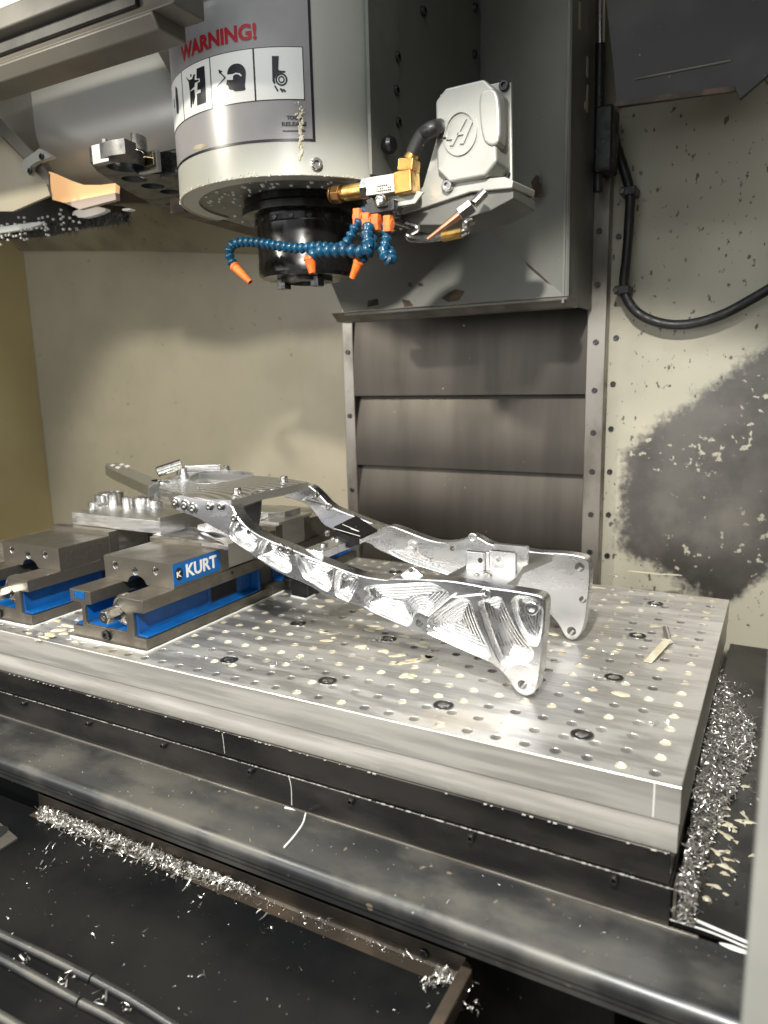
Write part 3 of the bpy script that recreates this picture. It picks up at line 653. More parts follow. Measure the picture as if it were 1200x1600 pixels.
decal('machine_pictogram', [tr(p) for p in ([(200, 370), (241, 354), (246, 430), (250, 550), (203, 568), (202, 505), (222, 497), (222, 480), (204, 484), (206, 446), (218, 440), (216, 420), (200, 424)],)], STKK, H_, dk)
decal('figure_pictogram', [tr(p) for p in ([(142, 412), (160, 430), (176, 425), (184, 400), (192, 398), (188, 430), (212, 428), (212, 436), (190, 446), (188, 466), (164, 490), (158, 440)], [(166, 400), (172, 398), (174, 410), (168, 414)], [(165, 492), (188, 480), (192, 520), (184, 560), (179, 560), (180, 515), (174, 578), (169, 578)])], STKK, H_, dk)
a4 = ed[3][0]; m4 = (ed[3][0]+ed[3][1])/2
decal('guard_pictogram', [[(m4+.004, .800), (m4+.013, .797), (m4+.016, .812), (m4+.014, .832), (m4+.006, .838), (m4+.002, .822)], [(m4-.010, .812), (m4-.006, .812), (m4-.006, .822), (m4-.010, .826)]], STKK, H_, dk)
sa, za = on_cyl(*g3([(118, 328)])[0]); sb, zb_ = on_cyl(*g3([(516, 140)])[0]); z0w = .8600
text_obj('warning_lettering', 'WARNING!', .03, lambda x_, y_, z_: wrap(sa+x_, z0w+y_, .0009+z_), STKR, dk, .038, .0001, sb-sa, .0215)
ta_ = on_cyl(*g3([(678, 640)])[0]); tb_ = on_cyl(*g3([(748, 640)])[0])
text_obj('tool_lettering', 'TOOL', .01, lambda x_, y_, z_: wrap(ta_[0]+x_, on_cyl(*g3([(680, 643)])[0])[1]+y_, .0009+z_), STKK, dk, .045, .0001, (tb_[0]-ta_[0])*1.12, .0055)
tc_ = on_cyl(*g3([(653, 677)])[0]); td_ = on_cyl(*g3([(785, 677)])[0])
text_obj('release_lettering', 'RELEASE', .01, lambda x_, y_, z_: wrap(tc_[0]+x_, tc_[1]+y_, .0009+z_), STKK, dk, .045, .0001, td_[0]-tc_[0], .0055)
u0, u1 = on_cyl(*g3([(657, 703)])[0]), on_cyl(*g3([(778, 700)])[0]); decal('lettering_rule', [[(u0[0], u0[1]-.001), (u1[0], u0[1]-.001), (u1[0], u0[1]+.0012), (u0[0], u0[1]+.0012)]], STKK, .0009, dk)
decal('decal_stain', [tr([(178, 800), (190, 780), (225, 770), (258, 776), (240, 790), (205, 806)], 1)], STKO, .0008, dk)
decal('dark_smudge', [tr([(92, 62), (175, 30), (250, 6), (350, -30), (180, -30), (95, 0)])], HEADD, .0008, dk)
# dried coolant: streak below the lettering, beads on the lip and underside
bm = nb()
for i in range(150):
    t = random.random()**.7; y_ = 158+t*92; x_ = 470+2*math.sin(y_*.3)+random.gauss(0, 2.8*(1-t)+.5)
    c_ = on_cyl(x_, y_)
    if c_:
        p = wrap(*c_, 0); u = (wrap(c_[0]+.01, c_[1], 0)-p).normalized(); r_ = random.uniform(.0006, .0017)
        vs = [bm.verts.new(p+u*r_*math.cos(t2)+Vector((0, 0, r_*1.3*math.sin(t2)))+(wrap(*c_, .0014)-p)) for t2 in np.linspace(0, 2*math.pi, 7)[:-1]]; bm.faces.new(vs)
        c2 = bm.verts.new(wrap(*c_, .0018+r_*.4)); 
        for a, b in zip(vs, vs[1:]+vs[:1]): bm.faces.new((a, b, c2))
for i in range(95):
    s_ = random.uniform(-.9, 1.15)*HR; p = wrap(s_, HZ+abs(random.gauss(.001, .0022)), .0003); r_ = random.uniform(.0005, .0013); box(bm, (p.x-r_, p.y-r_*.5, p.z-r_*.6), (p.x+r_, p.y+r_*.5, p.z+r_*.6))
tag(finish(bm, 'dried_streaks', CREAM, head), kind='stuff')
bm = nb()
for i in range(330):
    x_ = random.uniform(-.93, -.58); y_ = random.uniform(.93, 1.40)
    if (x_-HX)**2+(y_-HY)**2 > .158**2 and y_ < HY+.06: continue
    if (x_+.74)**2+(y_-HY)**2 < .1**2: continue
    r_ = random.uniform(.0018, .0040); lathe(bm, (x_, y_, HZ+.0042), (0, 0, -1), [(r_, 0), (r_*.92, r_*.35), (r_*.5, r_*.75), (0, r_*.85)], 9, False)
tag(finish(bm, 'coolant_drops', DROP, head, 80), kind='stuff')

# spindle
SX, SY = -.74, 1.09
sp_ = thing('spindle', 'black glossy spindle nose hanging under the head', 'spindle', (SX, SY, HZ))
bm = nb(); lathe(bm, (SX, SY, HZ+.004), (0, 0, -1), [(.100, .0003), (.100, .012), (.104, .014), (.104, .026), (.092, .028)], 48); finish(bm, 'flange', SPN, sp_, 30, bevel=.001)
bm = nb(); lathe(bm, (SX, SY, HZ-.024), (0, 0, -1), [(.083, 0), (.083, .012), (.0815, .014), (.080, .070), (.081, .072), (.081, .090), (.076, .0955), (.040, .0955)], 48); finish(bm, 'nose', SPN, sp_, 30)
bm = nb(); lathe(bm, (SX, SY, HZ-.1195), (0, 0, -1), [(.044, 0), (.044, .006), (.032, .008), (.026, .004), (.022, -.02)], 40, False); finish(bm, 'taper_ring', BOLT, sp_, 30)
for sg in (-1, 1):
    bm = nb(); box(bm, (SX+sg*.034-.008, SY-.009-.02, HZ-.136), (SX+sg*.034+.008, SY+.009-.02, HZ-.1195)); finish(bm, 'drive_key', BOLT, sp_, bevel=.001)
SM_S = screw_mesh('nose_screw', .004, .002, BOLT, True, 10)
for a in range(-60, 90, 20): place(SM_S, 'screw', (SX+.083*math.sin(math.radians(a)), SY-.083*math.cos(math.radians(a)), HZ-.032), (math.sin(math.radians(a)), -math.cos(math.radians(a)), 0), sp_)

# ================================================================ coolant manifold, hoses and cast nozzle box
YM = .985
mf = thing('coolant_manifold', 'brass and steel coolant valve with a black hose under the head', 'valve', on_y(600, 300, YM))
def M3(x_, y_, Y=YM): return on_y(x_, y_, Y)
bm = nb(); cyl(bm, M3(522, 304), M3(534, 303), .0135, n=8); cyl(bm, M3(533, 303), M3(545, 302), .009, n=14); lathe(bm, M3(518, 304), M3(530, 303)-M3(518, 304), [(.004, -.004), (.012, -.001), (.0135, .003)], 12); finish(bm, 'elbow_fitting', mat('stained_brass', (.36, .20, .07), .9, .38, col2=(.2, .11, .04), nscale=60), mf, bevel=.001)
bm = nb(); cyl(bm, M3(540, 302), M3(572, 297), .0115, n=16); finish(bm, 'brass_pipe', BRASS, mf)
bm = nb(); cyl(bm, M3(569, 297), M3(580, 295), .0165, n=6); finish(bm, 'hex_nut', SCREW, mf, bevel=.001)
bm = nb(); a, b = M3(578, 295), M3(624, 288); d = (b-a).normalized(); u = Vector((0, -1, 0)); v_ = d.cross(u)
def obox(bm, a, b, hu, hv, u=Vector((0, -1, 0))):
    d = (Vector(b)-Vector(a)).normalized(); u = (u-d*u.dot(d)).normalized(); v_ = d.cross(u)
    L = [(-hu, -hv), (hu, -hv), (hu, hv), (-hu, hv)]; ngon_prism(bm, [Vector(a)+u*p+v_*q for p, q in L], [Vector(b)+u*p+v_*q for p, q in L])
obox(bm, a, b, .013, .0125); vb = finish(bm, 'valve_body', mat('plated_valve', (.66, .62, .54), .9, .3, rough2=.45, nscale=40), mf, bevel=.0015)
for i in range(3):
    a_ = M3(588, 291.5+i*4, YM-.0133); b_ = M3(612, 288+i*4, YM-.0133)
    for j in range(8 if i else 6):
        if random.random() < .85:
            p = a_.lerp(b_, j/8); bm = nb() if (i == 0 and j == 0) else bm
            box(bm, (p.x, p.y-.0004, p.z-.0011), (p.x+.0019, p.y+.0002, p.z+.0011))
finish(bm, 'cast_markings', BOLT, vb)
bm = nb(); obox(bm, M3(622, 290), M3(650, 284), .015, .0155); cyl(bm, M3(637, 287), M3(639, 262), .0125, n=8); finish(bm, 'brass_elbow', BRASS, mf, bevel=.003)
bm = nb(); obox(bm, M3(638, 270), M3(640, 249), .0125, .0125); cyl(bm, M3(640, 251), M3(648, 234), .0105, .0085, 12); finish(bm, 'brass_connector', BRASS, mf, bevel=.0025)
bm = nb(); tube(bm, spline([M3(645, 240), M3(652, 225), M3(662, 210), M3(678, 200), M3(700, 196, 1.05)], 6), .0105, 12); finish(bm, 'black_hose', HOSE, mf)
bm = nb(); P_ = [M3(*p) for p in [(598, 310), (652, 298), (662, 300), (648, 318), (600, 326)]]; ngon_prism(bm, P_, [p+Vector((0, .004, 0)) for p in P_]); finish(bm, 'mount_plate', HEADP, mf, bevel=.0008)
bm = nb(); obox(bm, M3(576, 330), M3(622, 322), .012, .0075); obox(bm, M3(580, 312), M3(588, 330), .008, .006); obox(bm, M3(608, 318), M3(624, 330), .008, .006); finish(bm, 'clamp_block', BLACK, mf, bevel=.0015)
bm = nb(); lathe(bm, M3(597, 322, YM-.012), (0, -.3, 1), [(.010, 0), (.0105, .006), (.008, .012), (.004, .015), (.001, .016)], 16); finish(bm, 'cap_nut', SCREW, mf)
bm = nb(); a, b = M3(566, 331, YM-.004), M3(612, 325, YM-.004); cyl(bm, a, b, .0072, n=12); finish(bm, 'manifold_bar', LOC_BLUE, mf)
# tap handles
for x_, y_, wd in ((562, 339, 11), (576, 346, 11), (590, 348, 9), (609, 350, 10)):
    bm = nb(); a, b = M3(x_-wd/4, y_-13, YM-.012), M3(x_-wd/4, y_+13, YM-.012); obox(bm, a, b, .006, .0058); cyl(bm, M3(x_-wd/2-3, y_, YM-.010), M3(x_+wd/2, y_, YM-.010), .0072, n=12); finish(bm, 'tap_handle', ORANGE, mf, bevel=.0015)

def loc_hose(label, path, pitch=.0102, r_=.0072, nozzle=None, shut=0):
    t = thing('coolant_hose', label, 'hose', path[0], 'jointed coolant hoses')
    pts = spline(path, 14); seg = [0]
    for a, b in zip(pts, pts[1:]): seg.append(seg[-1]+(b-a).length)
    L = seg[-1]; n_ = max(2, int(L/pitch))
    def at(s):
        for i in range(1, len(seg)):
            if seg[i] >= s: return pts[i-1].lerp(pts[i], (s-seg[i-1])/max(1e-9, seg[i]-seg[i-1]))
        return pts[-1]
    for i in range(n_):
        a, b = at(L*i/n_), at(L*(i+1)/n_); d = b-a; l = d.length; bm = nb()
        lathe(bm, a, d, [(r_*.62, -l*.12), (r_*.92, l*.02), (r_*1.12, l*.22), (r_*1.14, l*.34), (r_*1.02, l*.5), (r_*.68, l*.78), (r_*.60, l*1.08)], 14); finish(bm, 'link', LOC_BLUE, t, 50)
    if nozzle is not None:
        d = (nozzle-pts[-1]); l = d.length; bm = nb(); lathe(bm, pts[-1], d, [(r_*.8, -.003), (r_*1.12, 0), (r_*1.12, .003), (r_*1.0, .0035), (r_*.60, l), (r_*.36, l), (r_*.36, l*.6)], 16, False); finish(bm, 'nozzle', ORANGE, t, 35)
    return t
Y1, Y2 = .965, .95
loc_hose('long blue coolant hose reaching left round the spindle nose to an orange nozzle', [M3(563, 345, .972), M3(553, 358, .968), M3(545, 375, Y1), M3(530, 388, Y1), M3(500, 385, Y1), M3(470, 388, Y1), M3(440, 385, Y1), M3(410, 380, Y1), M3(385, 378, Y1), M3(365, 381, Y1), M3(358, 391, Y1), M3(360, 405, Y1), M3(366, 416, Y1)], nozzle=M3(391, 441, Y1))
loc_hose('pale lit blue coolant hose with its orange nozzle hanging before the spindle nose', [M3(577, 352, .966), M3(572, 370, .955), M3(578, 386, Y2), M3(566, 394, Y2), M3(545, 391, Y2), M3(525, 392, Y2), M3(505, 392, Y2), M3(490, 395, Y2), M3(484, 403, Y2)], r_=.0086, pitch=.0128, nozzle=M3(488, 427, Y2))
loc_hose('short blue coolant hose with an orange nozzle right of the spindle nose', [M3(577, 362, .975), M3(583, 380, .965), M3(578, 394, .96), M3(566, 403, .96), M3(561, 408, .96)], nozzle=M3(550, 435, .96))
loc_hose('blue coolant hose curled into a lump without nozzle at the far right', [M3(603, 350, .98), M3(604, 366, .975), M3(603, 380, .97), M3(598, 390, .962), M3(602, 402, .955), M3(611, 409, .96), M3(612, 398, .97), M3(606, 390, .98)])

YX = 1.005
cx = thing('cast_nozzle_box', 'cast grey octagonal box with a raised round emblem', 'nozzle box', on_y(735, 280, YX))
def X3(x_, y_, Y=YX): return on_y(x_, y_, Y)
z2 = crop(500, 80, 3.4286)
octg = [X3(*p) for p in z2([(617, 268), (672, 196), (876, 147), (938, 205), (946, 590), (884, 668), (692, 702), (625, 637)])]
octo = [(p.x, p.z) for p in octg]; cxm = sum(p[0] for p in octo)/8; czm = sum(p[1] for p in octo)/8
big = [(cxm+(a-cxm)*1.04, czm+(b-czm)*1.03) for a, b in octo]
bm = nb(); ngon_prism(bm, [(a, YX, b) for a, b in octo], [(a, YX+.055, b) for a, b in big]); bx = finish(bm, 'box_body', CAST, cx, bevel=.004, seg=3)
bm = nb(); P_ = [X3(*p, YX+.052) for p in z2([(640, 230), (960, 165), (1025, 165), (1030, 700), (960, 725), (640, 720)])]; ngon_prism(bm, P_, [p+Vector((0, .006, 0)) for p in P_]); fl = finish(bm, 'flange', CAST, cx, bevel=.002)
for p in ((990, 188), (995, 662)): place(SM_H, 'bolt', X3(*z2([p])[0], YX+.052), (0, -1, 0), fl)
bmp = [X3(*p, YX-.004) for p in z2(chaikin([(850, 235), (872, 205), (935, 195), (960, 260), (965, 420), (955, 500), (905, 508), (868, 470), (850, 350)], 1))]
bm = nb(); ngon_prism(bm, bmp, [p+Vector((0, .03, 0)) for p in bmp]); finish(bm, 'raised_lobe', CAST, cx, bevel=.004, seg=3)
# round emblem: ring with slanted double strokes, cast proud
ec = X3(*z2([(752, 435)])[0]); er = (X3(*z2([(843, 420)])[0]).x-X3(*z2([(660, 450)])[0]).x)/2; ez = er*1.19
def em(poly, h=.0032): 
    P = ccw(poly); bm = nb(); ngon_prism(bm, [(a, YX-h, b) for a, b in P], [(a, YX+.0005, b) for a, b in P]); return bm
Oc = [(ec.x+er*math.cos(t), ec.z+ez*math.sin(t)) for t in np.linspace(0, 2*math.pi, 41)[:-1]]; Ic = [(ec.x+er*.82*math.cos(t), ec.z+ez*.82*math.sin(t)) for t in np.linspace(0, 2*math.pi, 41)[:-1]]
bm = nb(); v, f = fill([Oc], [Ic]); add_fill(bm, v, f, lambda a, b: (a, YX-.0032, b)); strip(bm, [(a, YX-.0032, b) for a, b in Oc], [(a, YX+.0005, b) for a, b in Oc]); strip(bm, [(a, YX-.0032, b) for a, b in Ic], [(a, YX+.0005, b) for a, b in Ic]); emb = finish(bm, 'emblem_ring', CAST, bx, bevel=.0005)
def E3(pts): return [(q.x, q.z) for q in (X3(*p) for p in z2(pts))]
for pl in ([(640, 478), (660, 463), (728, 455), (772, 362), (788, 365), (715, 508), (696, 508), (714, 476)], [(750, 500), (774, 448), (735, 455), (742, 438), (780, 432), (808, 370), (826, 372), (772, 498)]):
    finish(em(E3(pl)), 'emblem_stroke', CAST, bx, bevel=.0004)
bm = nb(); P_ = [X3(*p, YX+.01) for p in [(655, 284), (664, 262), (680, 215), (690, 285), (800, 285), (800, 298), (650, 330), (612, 336)]]
P_ = [X3(*p, YX+.012) for p in [(660, 292), (682, 214), (698, 284), (788, 276), (802, 282), (800, 294), (735, 300), (630, 335), (612, 331)]]
ngon_prism(bm, P_, [p+Vector((0, .10, .006)) for p in P_]); finish(bm, 'bracket', CAST, cx, bevel=.002)
bm = nb(); P_ = [X3(*p, YX+.02) for p in [(618, 333), (735, 303), (802, 292), (802, 310), (765, 330), (690, 352), (640, 352), (606, 345)]]; ngon_prism(bm, P_, [p+Vector((.0, .10, .0)) for p in P_]); finish(bm, 'nozzle_housing', HEADD, cx, bevel=.002)
place(SM_B, 'screw', X3(700, 291, YX+.01), (0, -1, 0), cx)
bm = nb(); a, b = X3(742, 318, .99), X3(716, 340, .985); cyl(bm, X3(758, 300, 1.0), X3(740, 319, .99), .0065, n=10); cyl(bm, X3(738, 321, .99), X3(718, 336, .985), .010, n=6); finish(bm, 'hex_fitting', SCREW, cx, bevel=.001)
bm = nb(); cyl(bm, X3(718, 336, .985), X3(668, 374, .97), .0062, .0026, 12); finish(bm, 'copper_nozzle', COPPER, cx)
bm = nb(); tube(bm, spline([X3(618, 345, 1.02), X3(640, 352, 1.02), X3(652, 357, 1.02), X3(638, 366, 1.02), X3(644, 373, 1.02), X3(664, 373, 1.02), X3(694, 370, 1.02)], 6), .0055, 10); finish(bm, 'bent_pipe', SCREW, cx)
bm = nb(); cyl(bm, X3(692, 370, 1.02), X3(722, 364, 1.02), .0075, n=10); finish(bm, 'pipe_fitting', BRASS, cx); bm = nb(); tube(bm, spline([X3(720, 365, 1.02), X3(728, 360, 1.02), X3(728, 350, 1.02), X3(738, 346, 1.03)], 5), .006, 10); finish(bm, 'pipe_elbow', SCREW, cx)

# ================================================================ machine table, tooling plate
XR, YF, YK = -.0635, .697, 1.349; XL = -1.75; T1, T2, T3, T4 = -.039, -.0712, -.108, -.152
tb = thing('machine_table', 'long dark machine table carrying the drilled plate', 'table', (-.9, 1.02, -.30))
bm = nb(); box(bm, (XL, YF-.0015, T3+.0005), (XR-.006, YK+.02, T2-.0005)); finish(bm, 'table_top', APRON, tb, bevel=.0015)
bm = nb(); box(bm, (XL, YF-.004, T4-.04), (XR-.004, YK+.01, T3-.0005)); ap = finish(bm, 'apron', APRON, tb, bevel=.0012)
bm = nb(); box(bm, (XL, YF+.04, -.47), (XR-.06, YK-.04, T4-.041)); finish(bm, 'saddle', DARKM, tb)
SM_A = screw_mesh('apron_screw', .0045, .0075, BOLT, True)
for p in ((40, 1098), (141, 1129), (258, 1163), (394, 1203), (551, 1250), (738, 1306), (961, 1371)):
    q = on_y(*p, YF-.004); place(SM_A, 'socket_screw', q, (0, -1, 0), ap)
h_ = T1-.0006-T2; pf = [(YF+.0035-(.0015+.0030*math.sin(math.pi*(.05+.82*t**1.6))), T1-.0006-h_*t) for t in np.linspace(0, 1, 12)]
bm = nb(); prism_x(bm, pf+[(YK-.002, T2), (YK-.002, T1-.0006)], XL, XR-.001); tag(finish(bm, 'sub_plate', PEDGE, ang=40), 'long aluminium sub plate between the table and the drilled plate', 'plate')

fp = thing('tooling_plate', 'wide aluminium tooling plate drilled with rows of holes', 'tooling plate', ((XL+XR)/2, (YF+YK)/2, T1))
PX, PY = .0336, .03425; X0, Y0 = -.0903, .7135; NC, NR = 42, 19
V = []; F = []; R1, R0, ZH = .0066, .0062, -.013; dark = []
def vid(p): V.append(p); return len(V)-1
for i in range(NC):
    for j in range(NR):
        cx_, cy_ = X0-i*PX, Y0+j*PY; small = ((i*7+j*3) % 11 == 0)
        k_ = 1.0
        if cx_ < -1.0 and j > 3: pass
        sqr = []; r1 = []; r2 = []; r3 = []
        for a in range(16):
            t = 2*math.pi*a/16; c_, s_ = math.cos(t), math.sin(t); m_ = max(abs(c_), abs(s_))
            lx = PX/2 if not (i == 0 and c_/m_*1 > .999) else PX/2
            sqr.append(vid((cx_+c_/m_*PX/2, cy_+s_/m_*(PY/2 if not (j == 0 and s_ < 0) else Y0-YF) if False else cy_+s_/m_*PY/2, 0)))
            r1.append(vid((cx_+c_*R1, cy_+s_*R1, 0))); r2.append(vid((cx_+c_*R0, cy_+s_*R0, -.0004))); r3.append(vid((cx_+c_*R0, cy_+s_*R0, ZH)))
        for a in range(16):
            b = (a+1) % 16
            F += [(sqr[a], sqr[b], r1[b], r1[a]), (r1[a], r1[b], r2[b], r2[a]), (r2[a], r2[b], r3[b], r3[a])]
        F.append(tuple(r3)); dark.append(len(F)-1)
xa, xb, ya, yb = X0-(NC-.5)*PX, X0+PX/2, Y0-PY/2, Y0+(NR-.5)*PY
yf_, yk_ = YF, YK
def quad(x0, x1, y0, y1):
    if x1-x0 > 1e-5 and y1-y0 > 1e-5: F.append((vid((x0, y0, 0)), vid((x1, y0, 0)), vid((x1, y1, 0)), vid((x0, y1, 0))))
quad(XL, xa, ya, yb); quad(xb, XR-.0008, ya, yb); quad(XL, XR-.0008, yb, YK-.0008)
YFs = min(ya, YF)          # first row sits close to the front edge
V = [(x_, max(y_, YF+.0008), z_) for x_, y_, z_ in V]
if ya > YF+.0008: quad(XL, XR-.0008, YF+.0008, ya)
me = bpy.data.meshes.new('top_face'); me.from_pydata(V, [], F); me.materials.append(PLATE); me.materials.append(VOID)
for i in dark: me.polygons[i].material_index = 1  # hole bottoms coloured black for the shade inside them
me.validate(); link('top_face', me, fp)
bm = nb()
A_ = [(XL, YF), (XR, YF), (XR, YK), (XL, YK)]; I_ = [(XL, YF+.0008), (XR-.0008, YF+.0008), (XR-.0008, YK-.0008), (XL, YK-.0008)]
strip(bm, [(a, b, 0) for a, b in I_], [(a, b, -.0008) for a, b in A_]); strip(bm, [(a, b, -.0008) for a, b in A_], [(a, b, T1) for a, b in A_]); vs = [bm.verts.new((a, b, T1)) for a, b in A_]; bm.faces.new(vs)
pe = finish(bm, 'side_faces', PEDGE, fp)
bm = nb(); q = on_y(1023, 1226, YF); box(bm, (q.x-.0007, YF-.0004, T1+.001), (q.x+.0007, YF+.001, -.001)); finish(bm, 'scribe_mark', MILK, fp)
# locating bushings
bmx = nb(); lathe(bmx, (0, 0, 0), (0, 0, 1), [(.0135, .0002), (.0132, .0008), (.0122, .0008), (.0120, .0003)], 22, False); o_ = finish(bmx, 'bushing', SCREW, None); BU1 = o_.data; bpy.data.objects.remove(o_)
bmx = nb(); lathe(bmx, (0, 0, 0), (0, 0, 1), [(.0121, .0003), (.0078, .0004), (.0076, .0003)], 20); o_ = finish(bmx, 'bore', VOID, None); BU2 = o_.data; bpy.data.objects.remove(o_)
bmx = nb(); lathe(bmx, (0, 0, 0), (0, 0, 1), [(.0074, .0004), (.0066, .0009), (.003, .0006), (.002, .0005)], 18); o_ = finish(bmx, 'core', SCREW, None); BU3 = o_.data; bpy.data.objects.remove(o_)
bx_ = [(X0-(2.5+5*a)*PX+.0, Y0+(1.38+5*b)*PY+.0) for a in range(0, 5) for b in range(4)]
for x_, y_ in bx_:
    if x_ < -.72 and y_ > .72: continue
    b_ = link('bushing', BU1, fp); b_.location = (x_, y_, 0); c_ = link('bore', BU2, None); c_.parent = b_; c_ = link('core', BU3, None); c_.parent = b_
# dried coolant plugs in the holes, spatters and rims
bm = nb()
for i in range(30):
    for j in range(NR):
        cx_, cy_ = X0-i*PX, Y0+j*PY
        dep = .35 if j < 3 else (.88 if i > 3 else .70)
        if cx_ < -.78 and cy_ > .76 and (cx_ < -.80): dep = .9 if cy_ < .76 else 0
        if random.random() < dep:
            zz = -random.choice((.0008, .0014, .0022, .003, .004)) if random.random() < .85 else -.006
            rr_ = .00635; rg = [bm.verts.new((cx_+rr_*math.cos(t)*random.uniform(.97, 1), cy_+rr_*math.sin(t)*random.uniform(.97, 1), zz)) for t in np.linspace(0, 2*math.pi, 15)[:-1]]; bm.faces.new(rg)
            if random.random() < .10 and j > 4: blobs(bm, cx_+random.uniform(-.004, .004), cy_, .0003, random.uniform(.007, .011), random.uniform(.006, .010), 0, .0007)
for i in range(70):
    x_, y_ = random.uniform(-.80, -.1), random.uniform(.86, 1.32)
    blobs(bm, x_, y_, .0003, random.uniform(.002, .006), random.uniform(.0015, .004), random.uniform(0, 3), .0006)
for p, rx, ry, rot in (((640, 1032), .016, .006, .9), ((520, 990), .012, .006, .6), ((580, 980), .012, .007, .3), ((622, 1036), .012, .004, 1.1), ((655, 1006), .016, .008, 0), ((665, 1028), .014, .008, 0), ((640, 1056), .01, .005, 0)):
    q = on_z(*p, 0)
    for t in range(3): blobs(bm, q.x+random.gauss(0, rx*.5), q.y+random.gauss(0, ry*.5), .0003, rx*.7, ry*.8, rot, .0008, 18, .35)
for p, rx, ry in (((92, 985), .010, .010), ((78, 992), .016, .006), ((106, 978), .013, .006), ((88, 970), .011, .005), ((70, 996), .012, .004), ((100, 990), .008, .006), ((45, 990), .006, .003), ((60, 1000), .006, .003), ((118, 1003), .006, .003), ((1010, 895), .03, .004), ((1050, 898), .02, .004), ((930, 918), .018, .008)):
    q = on_z(*p, 0); blobs(bm, q.x, q.y, .0003, rx, ry, 0, .0009, 18, .35)
tag(finish(bm, 'coolant_residue', CREAM, None, 50), 'cream dried coolant spots filling holes and spattered over the plate', 'coolant residue', None, 'stuff')
# loose pale strip of swarf lying on the plate
bm = nb(); a, b = on_z(1012, 1034, .002), on_z(1044, 1004, .002); d = (b-a).normalized(); u = Vector((-d.y, d.x, 0))*.0058
ngon_prism(bm, [a-u+Vector((0, 0, -.0012)), a+u+Vector((0, 0, -.0012)), a+u, a-u], [b-u+Vector((0, 0, .004)), b+u+Vector((0, 0, .004)), b+u+Vector((0, 0, .0055)), b-u+Vector((0, 0, .0055))]); tag(finish(bm, 'swarf_strip', CREAM, bevel=.0005), 'cream curl of swarf lying on the drilled plate', 'swarf')
bm = nb(); a, b = on_z(1046, 1002, .005), on_z(1040, 982, .006); cyl(bm, a, b, .004, .0048, 12); tag(finish(bm, 'swarf_tube', ALU_RAW), 'short silver tube beside the cream swarf strip', 'swarf')

